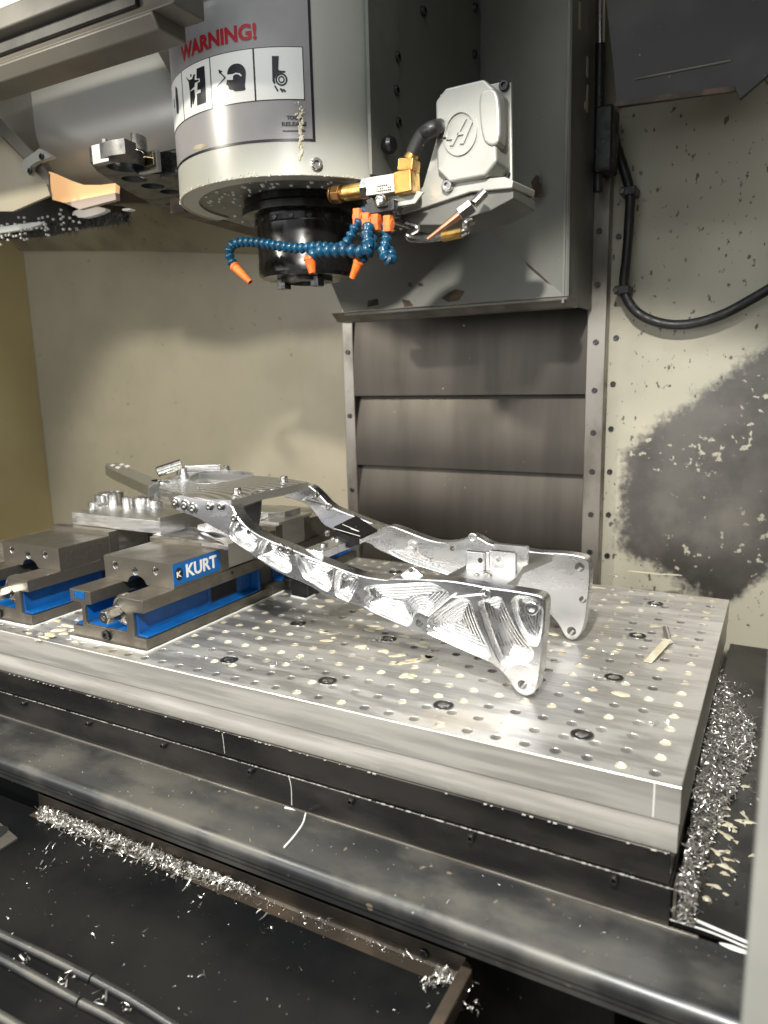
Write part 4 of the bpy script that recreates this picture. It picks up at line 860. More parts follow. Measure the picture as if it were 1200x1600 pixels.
# ================================================================ vises
VX, VY = -.892, .733
def vise(root):
    def b3(lo, hi): return (VX-.08+lo[0], VY+lo[1], lo[2]), (VX-.08+hi[0], VY+hi[1], hi[2])
    ox, oy = VX-.08, VY; BL = .305
    sec = [(0, 0), (.16, 0), (.16, .0178), (.138, .0185), (.1365, .022), (.1355, .054), (.137, .058), (.16, .059), (.16, .0785), (.108, .0785), (.108, .058), (.119, .056), (.1215, .052), (.1215, .030), (.119, .0245), (.034, .0245), (.0315, .030), (.0315, .052), (.034, .056), (.047, .058), (.047, .0785), (0, .0785), (0, .059), (.023, .058), (.0245, .054), (.0235, .022), (.022, .0185), (0, .0178)]
    bm = nb(); prism_y(bm, [(ox+a, b) for a, b in sec], oy, oy+BL); finish(bm, 'bed', VISE, root, bevel=.0007)
    for s_ in (0, 1):
        xa_ = ox+(.1362 if s_ else .0195); bm = nb(); g = .0035
        P_ = [(xa_, .0188), (ox+.1585, .0188), (ox+.1585, .0215), (xa_+.005, .0225), (xa_+.004, .0576), (xa_, .0578)] if s_ else [(ox+.0015, .0188), (ox+.0245, .0188), (ox+.0245, .0578), (ox+.0195, .0576), (ox+.0185, .0225), (ox+.0015, .0215)]
        prism_y(bm, P_, oy+.005, oy+BL-.03); bs = finish(bm, 'blue_channel', BLUE, root, bevel=.0008)
        if s_:
            bm = nb(); box(bm, (xa_+.0030, oy+.165, .0245), (xa_+.0052, oy+.231, .050)); finish(bm, 'side_window', VOID, bs, bevel=.001)
            bm = nb(); P_ = [(oy+.158, .0225), (oy+.24, .0225), (oy+.24, .055), (oy+.158, .055)]; 
            for i in range(4):
                (a, b), (c_, d) = P_[i], P_[(i+1) % 4]
                box(bm, (xa_+.003, min(a, c_)-.0015, min(b, d)-.0012), (xa_+.0062, max(a, c_)+.0015, max(b, d)+.0012))
            finish(bm, 'window_rim', BLUE, bs, bevel=.0008)
            bm = nb(); box(bm, (xa_, oy+BL-.034, .0188), (ox+.158, oy+BL-.028, .0578)); finish(bm, 'end_web', BLUE, bs, bevel=.001)
    bm = nb(); box(bm, (ox+.0335, oy+.004, .0247), (ox+.1195, oy+BL-.01, .0257)); finish(bm, 'blue_floor', BLUE, root)
    bm = nb(); box(bm, (ox+.0317, oy+.005, .026), (ox+.0327, oy+BL-.01, .055)); finish(bm, 'blue_floor', BLUE, root)
    # moving jaw with threaded holes and an arch over the screw
    jy0, jy1 = oy+.064, oy+.1705
    jp = [(ox+.0085, .0788), (ox+.058, .0788)]+[(ox+.080-.020*math.cos(t), .0788+.0135*math.sin(t)) for t in np.linspace(.18, math.pi-.18, 9)]+[(ox+.102, .0788), (ox+.16, .0788), (ox+.16, .1187), (ox+.0085, .1187)]
    bm = nb(); hl = [circ(ox+a, b, .0072, 18) for a, b in ((.033, .104), (.0775, .0985), (.1235, .104))]
    O = ccw(jp); v, f = fill([O], hl); add_fill(bm, v, f, lambda a, b: (a, jy0, b)); v, f = fill([O], []); add_fill(bm, v, f, lambda a, b: (a, jy1, b)); strip(bm, [(a, jy0, b) for a, b in O], [(a, jy1, b) for a, b in O])
    for h in hl: strip(bm, [(a, jy0, b) for a, b in h], [(a, jy0+.02, b) for a, b in h]); vs = [bm.verts.new((a, jy0+.02, b)) for a, b in h]; bm.faces.new(vs)
    mj = finish(bm, 'moving_jaw', [VISE, VISE_TOP], root, bevel=.0006)
    for p in mj.data.polygons:
        if p.normal.z > .9 and p.center.z > .11: p.material_index = 1
    for a, b in ((.033, .104), (.0775, .0985), (.1235, .104)):
        bm = nb()
        for i in range(6): lathe(bm, (ox+a, jy0+.001+i*.0022, b), (0, 1, 0), [(.0071, 0), (.0058, .0008), (.0058, .0012), (.0071, .002)], 16, False)
        finish(bm, 'thread', SCREW, mj, 30)
    bm = nb(); box(bm, (ox+.002, oy+.1708, .0795), (ox+.161, oy+.192, .126)); finish(bm, 'jaw_plate', VISE, root, bevel=.0006)
    bm = nb(); box(bm, (ox+.002, oy+.262, .079), (ox+.161, oy+.283, .126)); finish(bm, 'jaw_plate', VISE, root, bevel=.0006)
    bm = nb(); box(bm, (ox+.004, oy+.2832, .079), (ox+.159, oy+BL-.002, .119)); finish(bm, 'fixed_jaw', VISE, root, bevel=.0006)
    bm = nb(); lathe(bm, (ox+.104, oy+.07, .053), (0, -1, 0), [(.0185, 0), (.0185, .042), (.024, .043), (.0255, .047), (.0255, .056), (.022, .059), (.0215, .055), (.017, .055), (.016, .062), (.011, .063), (.011, .070)], 32); sc = finish(bm, 'lead_screw', SCREW, root, 30)
    bm = nb(); lathe(bm, (ox+.104, oy+.002, .053), (0, -1, 0), [(.0115, 0), (.0115, .026), (.0100, .0285), (.0040, .0285), (.0030, .024)], 6); finish(bm, 'hex_drive', SCREW, sc, 20, bevel=.0004)
    place(screw_mesh('bed_screw', .0085, .005, BOLT, True), 'socket_screw', (ox+.0765, oy, .0125), (0, -1, 0), root)
    bm = nb(); box(bm, (ox+.010, oy-.0008, .0655), (ox+.034, oy+.0002, .0765)); tgp = finish(bm, 'name_tag', BLUE, root)
    for a in (.0125, .0315): bm = nb(); lathe(bm, (ox+a, oy-.0008, .071), (0, -1, 0), [(.0012, 0), (.0012, .0005)], 8); finish(bm, 'rivet', SCREW, tgp)
    place(screw_mesh('stop_screw', .003, .001, BOLT, True, 10), 'set_screw', (ox+.16, oy+.2, .071), (1, 0, 0), root)
    return mj
v1 = thing('machine_vise', 'dark steel vise with blue sides and a blue lettered name plate', 'vise', (VX, VY, 0), 'vises on the tooling plate')
mj = vise(v1)
v2 = copy_tree(v1); v2.location.x -= .2631; v2['label'] = 'vise at the left edge with a bare engraved jaw side and blue channel'
v3 = copy_tree(v1); v3.rotation_euler.z = math.pi; v3.location = (VX, YK-.004, 0); v3['label'] = 'rear vise behind the subframe arm, turned away with its blue side showing'
# name plate of the front vise (and embossed lettering on the left one)
fx = VX+.08
P_ = [on_x(*p, fx) for p in crop(120, 690, 3)([(452, 583), (658, 517), (672, 535), (668, 595), (455, 680)])]
bm = nb(); pl_ = [(p.y, p.z) for p in P_]; ya_, yb_ = min(p[0] for p in pl_), max(p[0] for p in pl_)
pl_ = [(ya_, .0835), (yb_-.006, .0835), (yb_, .0895), (yb_, .1115), (yb_-.006, .1175), (ya_, .1175)]
prism_x(bm, pl_, fx, fx+.0009); np_ = finish(bm, 'name_plate', LABEL_BLUE, mj)
text_obj('maker_lettering', 'KURT', .03, lambda a, b, c_: (fx+.0011+c_, ya_+.0275+a, .0905+b), LABEL_WHITE, np_, .028, .0002, (yb_-ya_)*.655, .0215)
bm = nb(); O = [(ya_+.012+.0085*math.cos(t), .1005+.0105*math.sin(t)) for t in [math.pi/8+i*math.pi/4 for i in range(8)]]; prism_x(bm, O, fx+.0009, fx+.0013); e1 = finish(bm, 'emblem', BLACK, np_)
text_obj('emblem_letter', 'K', .02, lambda a, b, c_: (fx+.0015+c_, ya_+.0065+a, .0955+b), LABEL_WHITE, e1, .03, .0001, .0105, .0095)
def find(root, nm): return [c for c in root.children if c.name.split('.')[0] == nm][0]
mj2 = find(v2, 'moving_jaw'); fx2 = fx-.2631; ld = mj2.parent.location
eng = text_obj('engraved_lettering', 'KURT', .03, lambda a, b, c_: (fx2+.0002+c_, VY+.080+a, .090+b), mat('engraving', (.10, .088, .074), .5, .5), None, .0, .0002, .075, .019)
eng.parent = mj2; eng.matrix_parent_inverse = Matrix.Translation((.2631, 0, 0))
# white coolant rims round the vise feet, drawn as thin raised beads
bm = nb()
for ox_ in (fx, fx2):
    x0_, x1_ = ox_-.163, ox_+.004; y0_ = VY-.005
    pa = [(x1_, 1.075), (x1_, 1.0), (x1_+.0005, .9), (x1_, .8), (x1_, y0_+.004), (x1_-.003, y0_), (ox_-.08, y0_-.0005), (x0_, y0_)]
    pts = [Vector((a, b, .0009)) for a, b in pa]; pts = [p for a, b in zip(pts, pts[1:]) for p in (a.lerp(b, t/6) for t in range(6))]+[pts[-1]]
    tube(bm, pts, [random.uniform(.0014, .0023) for _ in pts], 6)
a = on_z(455, 931, .001); b = on_z(478, 936, .001); c_ = on_z(492, 929, .001); tube(bm, [a, b, c_], .0018, 6)
for o_ in [finish(bm, 'coolant_bead', MILK, None, 60)]: tag(o_, 'white coolant beads outlining the vise feet on the plate', 'coolant residue', None, 'stuff')

# work in the vises
g5 = crop(330, 720, 5.217); g4 = crop(100, 740, 4.8)
w1 = thing('workpiece', 'pocketed bright aluminium workpiece gripped in the front vise', 'workpiece', (VX, VY+.22, .08), 'workpieces in the vises')
bm = nb(); box(bm, (VX-.070, VY+.1925, .080), (VX+.0775, VY+.2615, .121)); finish(bm, 'block', ALU_RAW, w1, bevel=.0006)
zz = .1275
P_ = [on_z(*p, zz) for p in g4([(665, 458), (905, 392), (990, 400), (1070, 452), (1230, 520), (1230, 548), (1140, 530)])]; P_ = [(p.x, p.y) for p in P_]
O = ccw(P_); I_ = inset(O, .007); bm = nb(); v, f = fill([O], [I_]); add_fill(bm, v, f, lambda a, b: (a, b, zz)); strip(bm, [(a, b, zz) for a, b in O], [(a, b, .1211) for a, b in O]); strip(bm, [(a, b, zz) for a, b in I_], [(a, b, .1235) for a, b in I_]); v, f = fill([I_], []); add_fill(bm, v, f, lambda a, b: (a, b, .1235)); finish(bm, 'pocketed_top', ALU, w1)
bm = nb(); P_ = [on_y(*p, VY+.235) for p in g4([(1000, 385), (1200, 455), (1240, 475), (1240, 500), (1000, 420)])]; ngon_prism(bm, P_, [p+Vector((0, .03, 0)) for p in P_]); finish(bm, 'raised_rib', ALU, w1, bevel=.001)
w2 = thing('workpiece', 'aluminium plate with turned bosses on the left vise', 'workpiece', (-1.155, .98, .126), 'workpieces in the vises')
bm = nb(); box(bm, (VX-.2631-.072, VY+.1925, .080), (VX-.2631+.0775, VY+.2615, .1235)); finish(bm, 'gripped_block', ALU_RAW, w2, bevel=.0006)
z_ = .150; c0, c1, c2 = on_z(129, 797, z_), on_z(234, 819, z_), on_z(332, 801, z_); yy0 = (c0.y+c1.y)/2
bm = nb(); box(bm, (c0.x, yy0, .1265), (c1.x, yy0+.135, z_)); finish(bm, 'base_plate', ALU_RAW, w2, bevel=.0008)
bm = nb(); box(bm, (c1.x-.004, yy0-.003, .1262), (c1.x+.0015, yy0+.137, z_+.007)); finish(bm, 'side_rail', ALU_RAW, w2, bevel=.0006)
for (x_, y_), rr, hh in (((178, 790), .011, .024), ((160, 786), .014, .018), ((200, 792), .010, .020), ((190, 782), .022, .022), ((226, 790), .020, .019), ((245, 792), .013, .015), ((210, 776), .024, .020), ((146, 792), .010, .010)):
    q = on_z(x_, y_, z_); q.y = min(max(q.y, yy0+.015), yy0+.12); bm = nb(); lathe(bm, (q.x, q.y, z_-.001), (0, 0, 1), [(rr, 0), (rr, hh), (rr*.9, hh+.001), (rr*.5, hh+.001), (rr*.5, hh-.006)], 28); finish(bm, 'boss', ALU, w2, 30)
w3 = thing('workpiece', 'flat aluminium workpiece with slots in the rear vise', 'workpiece', (-.9, 1.14, .126), 'workpieces in the vises')
z_ = .142; q0, q1 = on_x(436, 817, -.812), on_x(487, 803, -.812); ya_, yb_ = q0.y, q1.y
zt3 = q0.z; bm = nb(); box(bm, (-.915, ya_, .1262), (-.812, yb_, zt3)); wb = finish(bm, 'block', ALU_RAW, w3, bevel=.0006)
bm = nb(); P_ = [(-.925, ya_+.03), (-.86, ya_+.03), (-.835, ya_+.05), (-.835, yb_-.005), (-.925, yb_-.005)]; prism_z(bm, P_, zt3, zt3+.010); finish(bm, 'raised_step', ALU_RAW, w3, bevel=.0008)
for i in range(3): bm = nb(); box(bm, (-.905+i*.018, ya_+.006, zt3+.0002), (-.895+i*.018, ya_+.026, zt3+.0015)); finish(bm, 'milled_slot', ALU, w3)
bm = nb(); box(bm, (-.895, YK-.004-.262, .079), (-.815, YK-.004-.192, .126)); finish(bm, 'gripped_block', ALU_RAW, w3)
cbk = thing('clamp_block', 'small black clamp standing behind the front vise', 'clamp', on_z(470, 925, 0))
a = on_z(455, 931, 0); b = on_z(492, 930, 0); bm = nb(); box(bm, (a.x, a.y, 0), (b.x, b.y+.05, .030)); finish(bm, 'block', BLACK, cbk, bevel=.002)
bm = nb(); q = on_z(447, 915, .02); lathe(bm, (a.x-.018, a.y+.03, 0), (0, 0, 1), [(.017, .0), (.017, .006), (.012, .008), (.012, .020), (.0165, .022), (.0165, .027)], 24); finish(bm, 'stud', BLACK, cbk)

# ================================================================ machined subframe
sf = thing('motorcycle_subframe', 'bright machined aluminium motorcycle subframe lying across the drilled plate', 'subframe', (-.55, .93, 0))
gA, gB, gC, gD = crop(330, 740, 4), crop(500, 800, 4.615), crop(640, 820, 4), crop(120, 690, 3)
YN, YFA = .822, 1.036
def xz(pts, Y): return [(q.x, q.z) for q in (on_y(*p, Y) for p in pts)]
top_ = [(268, 771)]+gA([(-40, 172), (120, 182), (165, 280), (240, 352), (330, 405), (500, 473), (640, 532), (800, 594), (930, 642), (1100, 668)])+gB([(500, 480), (560, 483)])+[(640, 905), (673, 906), (705, 908), (735, 913), (760, 918), (800, 923), (836, 929)]
end_ = gC([(825, 450), (850, 480), (848, 560), (838, 700), (828, 800), (812, 940), (800, 1010), (785, 1045), (755, 1066), (728, 1072), (700, 1062), (670, 1045), (640, 1005), (600, 945), (540, 885), (440, 830), (300, 762), (150, 705), (0, 655)])
bot_ = gB([(640, 832), (400, 722), (200, 652), (70, 612)])+gA([(700, 757), (600, 692), (440, 632), (280, 532), (180, 452), (100, 382)])+[(333, 824), (307, 809), (266, 794)]
OUT = chaikin(xz(top_+end_+bot_, YN), 1)
foot = min(p[1] for p in OUT)
pk = []
def pocket(g, pts, d=.013, n=1): pk.append((chaikin(xz(g(pts), YN), n), d))
pocket(gA, [(108, 378), (118, 330), (135, 297), (162, 302), (228, 352), (283, 402), (288, 432), (268, 482), (246, 490), (150, 430)])
pocket(gA, [(290, 512), (298, 460), (312, 420), (345, 414), (408, 446), (416, 482), (450, 502), (480, 508), (505, 590), (492, 618), (462, 620), (350, 562), (300, 528)])
pocket(gA, [(515, 512), (545, 503), (640, 540), (740, 574), (764, 600), (756, 680), (738, 738), (704, 730), (650, 692), (585, 655), (560, 612)])
pocket(gA, [(782, 612), (802, 600), (900, 634), (922, 655), (918, 700), (885, 745), (866, 798), (840, 796), (768, 752), (768, 690)])
pocket(gB, [(312, 560), (345, 530), (560, 522), (780, 506), (835, 522), (885, 560), (932, 588), (905, 625), (775, 748), (745, 732), (705, 718), (668, 752), (660, 800), (636, 826), (520, 780), (325, 692), (318, 650), (330, 610)], .014)
pocket(gC, [(108, 625), (120, 582), (280, 470), (345, 460), (382, 482), (412, 600), (512, 818), (490, 843), (450, 830), (118, 682), (104, 656), (128, 640)], .014)
pocket(gC, [(424, 502), (440, 476), (492, 472), (540, 448), (582, 462), (640, 600), (708, 716), (768, 778), (772, 840), (742, 862), (652, 868), (602, 884), (568, 868), (530, 800), (470, 640)], .015)
pocket(gC, [(630, 500), (650, 452), (700, 440), (795, 462), (836, 505), (826, 660), (808, 748), (790, 758), (752, 750), (704, 700), (656, 590)], .013)
def hole(g, p, r_, Y=YN): q = on_y(*g([p])[0], Y); return (q.x, q.z, r_)
hs = [hole(gA, (915, 770), .0045), hole(gB, (715, 803), .0055), hole(gC, (705, 1000), .0062)]
near = billet('side_arm', sf, OUT, YN, .024, pk, hs, ch=.0013)
near['label'] = 'near side arm with milled pockets'
# the pocket in the upper corner carries a hole boss; round bosses and screws along the arm
def boss(g, p, r_, h, Y=YN, par=near, hole_=.5):
    q = on_y(*g([p])[0], Y); bm = nb(); lathe(bm, (q.x, Y+h, q.z), (0, -1, 0), [(r_, 0), (r_, h+.0008), (r_*.9, h+.0014), (r_*hole_, h+.0014), (r_*hole_*.9, h-.004)], 22); return finish(bm, 'boss', ALU_CUT, par, 30)
boss(gC, (762, 522), .0085, .0125, hole_=.55); boss(gA, (838, 643), .0055, .0125, hole_=.45)
SM_T = screw_mesh('titanium_screw', .0062, .003, SCREW, True, 18)
for p in ((440, 463), (490, 482)): place(SM_T, 'screw', on_y(*gA([p])[0], YN), (0, -1, 0), near)
for p in ((463, 287), (507, 299), (545, 314)):
    q = on_y(*gD([p])[0], YN); place(SM_T, 'screw', q, (0, -1, 0), near)
    bm = nb(); lathe(bm, q, (0, -1, 0), [(.0092, 0), (.0092, .0012), (.0082, .0018), (.0068, .0018), (.0064, .0004)], 24, False); finish(bm, 'washer', SCREW, near, 30)
for p in ((622, 303), (675, 302)): place(SM_T, 'screw', on_y(*gD([p])[0], YN-.0005), (0, -1, 0), near)
place(SM_T, 'screw', on_y(*gA([(148, 276)])[0], YN), (0, -1, 0), near)
boss(gC, (474, 432), .0072, .002, hole_=.4); boss(gA, (237, 365), .004, .004)
bm = nb(); c_ = on_y(*gC([(705, 985)])[0], YN); n_ = 16     # raised round foot pad
ar = [(c_.x+.0245*math.cos(t), c_.z+.0245*math.sin(t)) for t in np.linspace(1.0, 2.72, n_)]
ar = [(a, YN-.0012, b) for a, b in ar]; tube(bm, ar, .0011, 6); finish(bm, 'foot_step', ALU_CUT, near)
# rib steps on the near face
for pts in ([(945, 607), (985, 615), (1190, 590)], [(780, 748), (940, 612), (985, 585)]):
    bm = nb(); tube(bm, [on_y(*p, YN-.0006) for p in gB(pts)], .0014, 6); finish(bm, 'rib_edge', ALU_CUT, near)
# tab on the near arm's inner edge
tabp = chaikin(xz(gB([(560, 470), (600, 440), (640, 402), (668, 388), (695, 402), (740, 445), (800, 478), (800, 500), (560, 492)]), YN+.024), 1)
q = on_y(*gB([(668, 410)])[0], YN+.024); billet('mount_tab', near, tabp, YN+.0185, .006, (), [(q.x, q.z, .0035)])

# far arm: same profile, its inner face towards the camera
ftop = [(440, 757), (480, 757)]+gA([(660, 115), (740, 205), (820, 240), (900, 270), (1000, 310), (1100, 345)])+gB([(500, 95), (620, 140), (700, 172), (760, 195), (830, 214), (890, 222), (940, 220), (1000, 208), (1060, 186), (1100, 168), (1135, 182), (1200, 222)])+gC([(500, 120), (560, 140), (700, 155), (800, 176), (900, 176), (1000, 184), (1080, 200)])
fend = gC([(1110, 215), (1128, 250), (1126, 380), (1112, 480), (1098, 600), (1082, 660), (1055, 705), (1020, 722), (985, 712), (960, 680), (935, 630), (905, 590), (880, 560), (800, 520), (560, 430), (420, 390), (300, 345)])
fbot = gB([(1010, 492), (900, 450), (650, 378), (480, 300), (400, 265)])+gA([(1000, 440), (890, 408), (760, 350), (700, 322), (650, 250), (600, 190), (520, 160), (440, 145)])
FO = chaikin(xz(ftop+fend+fbot, YFA), 1)
fpk = [(chaikin(xz(gB([(490, 290), (520, 258), (600, 272), (628, 255), (630, 215), (665, 195), (700, 215), (712, 300), (780, 335), (1120, 402), (1125, 420), (1010, 485), (900, 442), (650, 368)]), YFA), 1), .0022),
       (chaikin(xz(gA([(640, 120), (740, 212), (740, 222), (600, 180), (560, 165)]), YFA), 1), .003)]
fh = [hole(gB, (667, 242), .005, YFA), hole(gB, (953, 263), .0042, YFA), hole(gB, (778, 350), .0045, YFA), hole(gC, (1063, 265), .0072, YFA), hole(gC, (1082, 468), .0055, YFA), hole(gC, (1012, 665), .0068, YFA), hole(gC, (393, 84), .0045, YFA)]
far = billet('side_arm', sf, FO, YFA, .022, fpk, fh, m=ALU, ch=.0013)
far['label'] = 'far side arm seen from inside'
boss(gC, (393, 84), .008, .003, YFA, far, .55)
for p in ((662, 133), (740, 208)): place(SM_T, 'screw', on_y(*gA([p])[0], YFA), (0, -1, 0), far)

# tail plate with a window, screws and fly-cut arcs
zp = on_y(362, 783, YN).z+.0005; tp = .0125
def pz(g, pts, z=None): return [(q.x, q.y) for q in (on_z(*p, zp if z is None else z) for p in g(pts))]
idn = lambda P: P
po = pz(idn, [(274, 769), (300, 776), (330, 782), (361, 782), (385, 776), (412, 768), (440, 763), (462, 757), (482, 753.5), (455, 749), (425, 742), (398, 736), (372, 733), (340, 732), (300, 732), (285, 735), (280, 742), (262, 750), (258, 760)])
po = [(a, max(b, YN+.001)) for a, b in po]; po = [(a, min(b, YFA+.017)) for a, b in po]
hi_ = chaikin(pz(idn, [(292, 748), (310, 756), (345, 754), (375, 748), (394, 742), (388, 737), (350, 735), (312, 736)]), 2)
O = ccw(po); bm = nb(); ly = bm.verts.layers.float.new('tool_path')
g = np.array([(x_, y_) for x_ in np.arange(min(p[0] for p in O), max(p[0] for p in O), .006) for y_ in np.arange(min(p[1] for p in O), max(p[1] for p in O), .006)]); g = g[inside(O, g)]; g = g[pdist(O, g) > .003]; g = g[pdist(hi_, g) > .003]
v, f = fill([O], [hi_], [tuple(t) for t in g]); add_fill(bm, v, f, lambda a, b: (a, b, zp))
bm.verts.ensure_lookup_table()
ctr = (O[0][0]+.02, YN-.12)
for vv in bm.verts: vv[ly] = math.hypot(vv.co.x-ctr[0], vv.co.y-ctr[1])
v, f = fill([O], [hi_]); add_fill(bm, v, f, lambda a, b: (a, b, zp-tp))
for lp_ in (O, hi_): strip(bm, [(a, b, zp) for a, b in lp_], [(a, b, zp-tp) for a, b in lp_])
pt = finish(bm, 'tail_plate', mat('fly_cut_aluminium', (.88, .88, .88), 1, .30, lines=2*math.pi/.017, lstr=1.0, ldist=.0028, bump=.1, bscale=60), sf, 30)
hi2 = inset(ccw(hi_), -.005); bm = nb(); strip(bm, [(a, b, zp+.0004) for a, b in hi_], [(a, b, zp-.027) for a, b in hi_]); strip(bm, [(a, b, zp+.0004) for a, b in hi2], [(a, b, zp-.027) for a, b in hi2])
strip(bm, [(a, b, zp+.0004) for a, b in ccw(hi_)], [(a, b, zp+.0004) for a, b in hi2]); finish(bm, 'window_frame', mat('bright_cut', (.90, .90, .90), 1, .40), pt, 40)
def std(x_, y_, r_, h):
    q = on_z(x_, y_, zp); bm = nb(); lathe(bm, (q.x, q.y, zp-.0005), (0, 0, 1), [(r_*1.5, 0), (r_*1.5, .0012), (r_, .0016), (r_, h), (r_*.86, h+.0012), (r_*.5, h+.0012), (r_*.48, h-.004)], 22); finish(bm, 'cap_screw', SCREW, pt, 30)
std(371, 772, .0062, .0095); std(444, 753, .0062, .0095); std(354, 734, .006, .007); std(310, 762, .0018, .0008)
# front lip of the plate's notch
bm = nb(); P_ = pz(idn, [(392, 774), (400, 769), (415, 766), (430, 765), (432, 762), (400, 766), (390, 770)]); prism_z(bm, P_, zp+.0002, zp+.0022); finish(bm, 'milled_step', ALU_CUT, pt, bevel=.0005)
# knuckle, tail bar and grab tube
k_ = on_z(251, 752, zp+.002); bm = nb(); lathe(bm, (k_.x, k_.y, zp-.026), (0, 0, 1), [(.016, 0), (.0175, .001), (.0175, .029), (.016, .030), (.006, .030), (.006, .02)], 30); finish(bm, 'knuckle', mat('turned_aluminium', (.90, .90, .90), 1, .20, rough2=.28, nscale=200), sf, 30)
bm = nb(); P_ = pz(idn, [(247, 762), (275, 770), (290, 752), (262, 744)], zp-.001); prism_z(bm, P_, zp-.024, zp-.001); finish(bm, 'knuckle_web', ALU_RAW, sf, bevel=.001)
zb2 = zp+.004; P_ = pz(idn, [(164, 728), (176, 735), (232, 760), (249, 750), (205, 732), (188, 723.5), (166, 724)], zb2); O = ccw(P_)
bm = nb(); prism_z(bm, O, zb2-.019, zb2); tbr = finish(bm, 'tail_bar', mat('shaded_billet', (.72, .73, .75), 1, .30, bump=.3, bscale=60, bstretch=(1, 1, 18)), sf, bevel=.001)
for x_, y_ in ((176, 727), (184.5, 730.5), (190, 726), (199, 728.5)):
    P_ = pz(idn, [(x_-4.5, y_), (x_+.5, y_+2.0), (x_+5, y_+.2), (x_, y_-1.6)], zb2); bm = nb(); prism_z(bm, P_, zb2+.0003, zb2+.0008); finish(bm, 'pad', LABEL_WHITE, tbr)
bm = nb(); a, b = on_y(247, 737, k_.y+.02), on_y(284, 725, k_.y+.045); cyl(bm, a, b, .0092, n=22); d = (b-a).normalized(); lathe(bm, a-d*.0005, -d, [(.0092, 0), (.0085, .0006), (.004, .0006), (.003, -.006)], 22); finish(bm, 'grab_tube', SCREW, sf, 30)
bm = nb(); lathe(bm, (b.x+.004, b.y, zp-.002), (0, 0, 1), [(.009, 0), (.009, .010), (.006, .012), (.006, .022)], 20); finish(bm, 'tube_post', ALU, sf, 30)
bm = nb(); a_ = on_z(290, 735, zp+.0); b_ = on_z(345, 733, zp); obox(bm, a_+Vector((0, 0, .004)), b_+Vector((0, 0, .004)), .006, .0055); finish(bm, 'side_rail', ALU, sf, bevel=.001)

# cross bar with the black control unit
zc = on_y(455, 857, YN).z-.004
c0 = on_z(462, 852, zc); xc = on_y(478, 858, YN+.018).x
bm = nb(); x0_, x1_ = xc-.004, xc+.030
box(bm, (x0_, YN+.0175, zc-.012), (x1_, YFA+.0005, zc)); cb2 = finish(bm, 'cross_bar', ALU, sf, bevel=.0008)
for p in ((592, 380), (590, 430), (1065, 462)): 
    q = on_z(*gA([p])[0], zc); 
    if x0_+.004 < q.x < x1_-.004 and YN+.02 < q.y < YFA-.005: bm = nb(); lathe(bm, (q.x, q.y, zc), (0, 0, 1), [(.0055, 0), (.0055, .003), (.003, .0034)], 14); finish(bm, 'pad_screw', SCREW, cb2)
bm = nb(); lathe(bm, (xc+.010, YN+.05, zc), (0, 0, 1), [(.006, 0), (.006, .003), (.003, .0034), (.003, .001)], 14); finish(bm, 'pad_screw', SCREW, cb2)
bm = nb(); lathe(bm, (xc+.012, YN+.085, zc), (0, 0, 1), [(.005, 0), (.005, .003), (.003, .0034), (.003, .001)], 14); finish(bm, 'pad_screw', SCREW, cb2)
cu = thing('control_unit', 'small black plate mounted beside the far subframe arm', 'control unit', on_z(553, 822, zc+.01))
zu = zc+.012; P_ = pz(gA, [(765, 332), (905, 262), (1038, 350), (935, 397)], zu); P_ = [(a, min(b, YFA-.0015)) for a, b in P_]
bm = nb(); prism_z(bm, P_, zu-.0035, zu); top2 = finish(bm, 'top_plate', mat('matte_black', (.006, .006, .006), 0, .65, spec=.2), cu, bevel=.0006)
bm = nb(); P2 = pz(gA, [(765, 332), (765+40, 312), (850, 370), (935-50, 397-25)], zu); q0 = on_z(*gA([(768, 336)])[0], zu); q1 = on_z(*gA([(862, 378)])[0], zu)
ngon_prism(bm, [(q0.x, q0.y, zu-.004), (q1.x, q1.y, zu-.004), (q1.x, q1.y, zu-.022), (q0.x, q0.y, zu-.026)], [(q0.x, q0.y+.03, zu-.004), (q1.x, q1.y+.03, zu-.004), (q1.x, q1.y+.03, zu-.022), (q0.x, q0.y+.03, zu-.026)]); finish(bm, 'connector', BLACK, cu, bevel=.001)
for p, r_ in (((905, 335), .0016), ((880, 310), .0010), ((985, 345), .0010)):
    q = on_z(*gA([p])[0], zu); bm = nb(); lathe(bm, (q.x, q.y, zu), (0, 0, 1), [(r_, 0), (r_, .0006)], 10); finish(bm, 'pin', SCREW, top2)
for a, b in (((820, 318), (925, 362)), ((872, 345), (920, 362)), ((770, 345), (930, 392))):
    q0, q1 = on_z(*gA([a])[0], zu), on_z(*gA([b])[0], zu); bm = nb(); d = (q1-q0); d.z = 0; n2 = Vector((-d.y, d.x, 0)).normalized()*.0006; ngon_prism(bm, [q0-n2+Vector((0, 0, .0001)), q0+n2+Vector((0, 0, .0001)), q1+n2+Vector((0, 0, .0001)), q1-n2+Vector((0, 0, .0001))], [q0-n2+Vector((0, 0, .0005)), q0+n2+Vector((0, 0, .0005)), q1+n2+Vector((0, 0, .0005)), q1-n2+Vector((0, 0, .0005))]); finish(bm, 'light_rule', LABEL_WHITE, top2)
for p in ((735, 370), (772, 412), (862, 388)):
    q = on_z(*gA([p])[0], zu-.014); bm = nb(); lathe(bm, (q.x, q.y-.004, q.z), (.6, -.8, 0), [(.0042, -.006), (.0042, .004), (.003, .005), (.0015, .005)], 12); finish(bm, 'mount_bolt', SCREW, cu, 30)
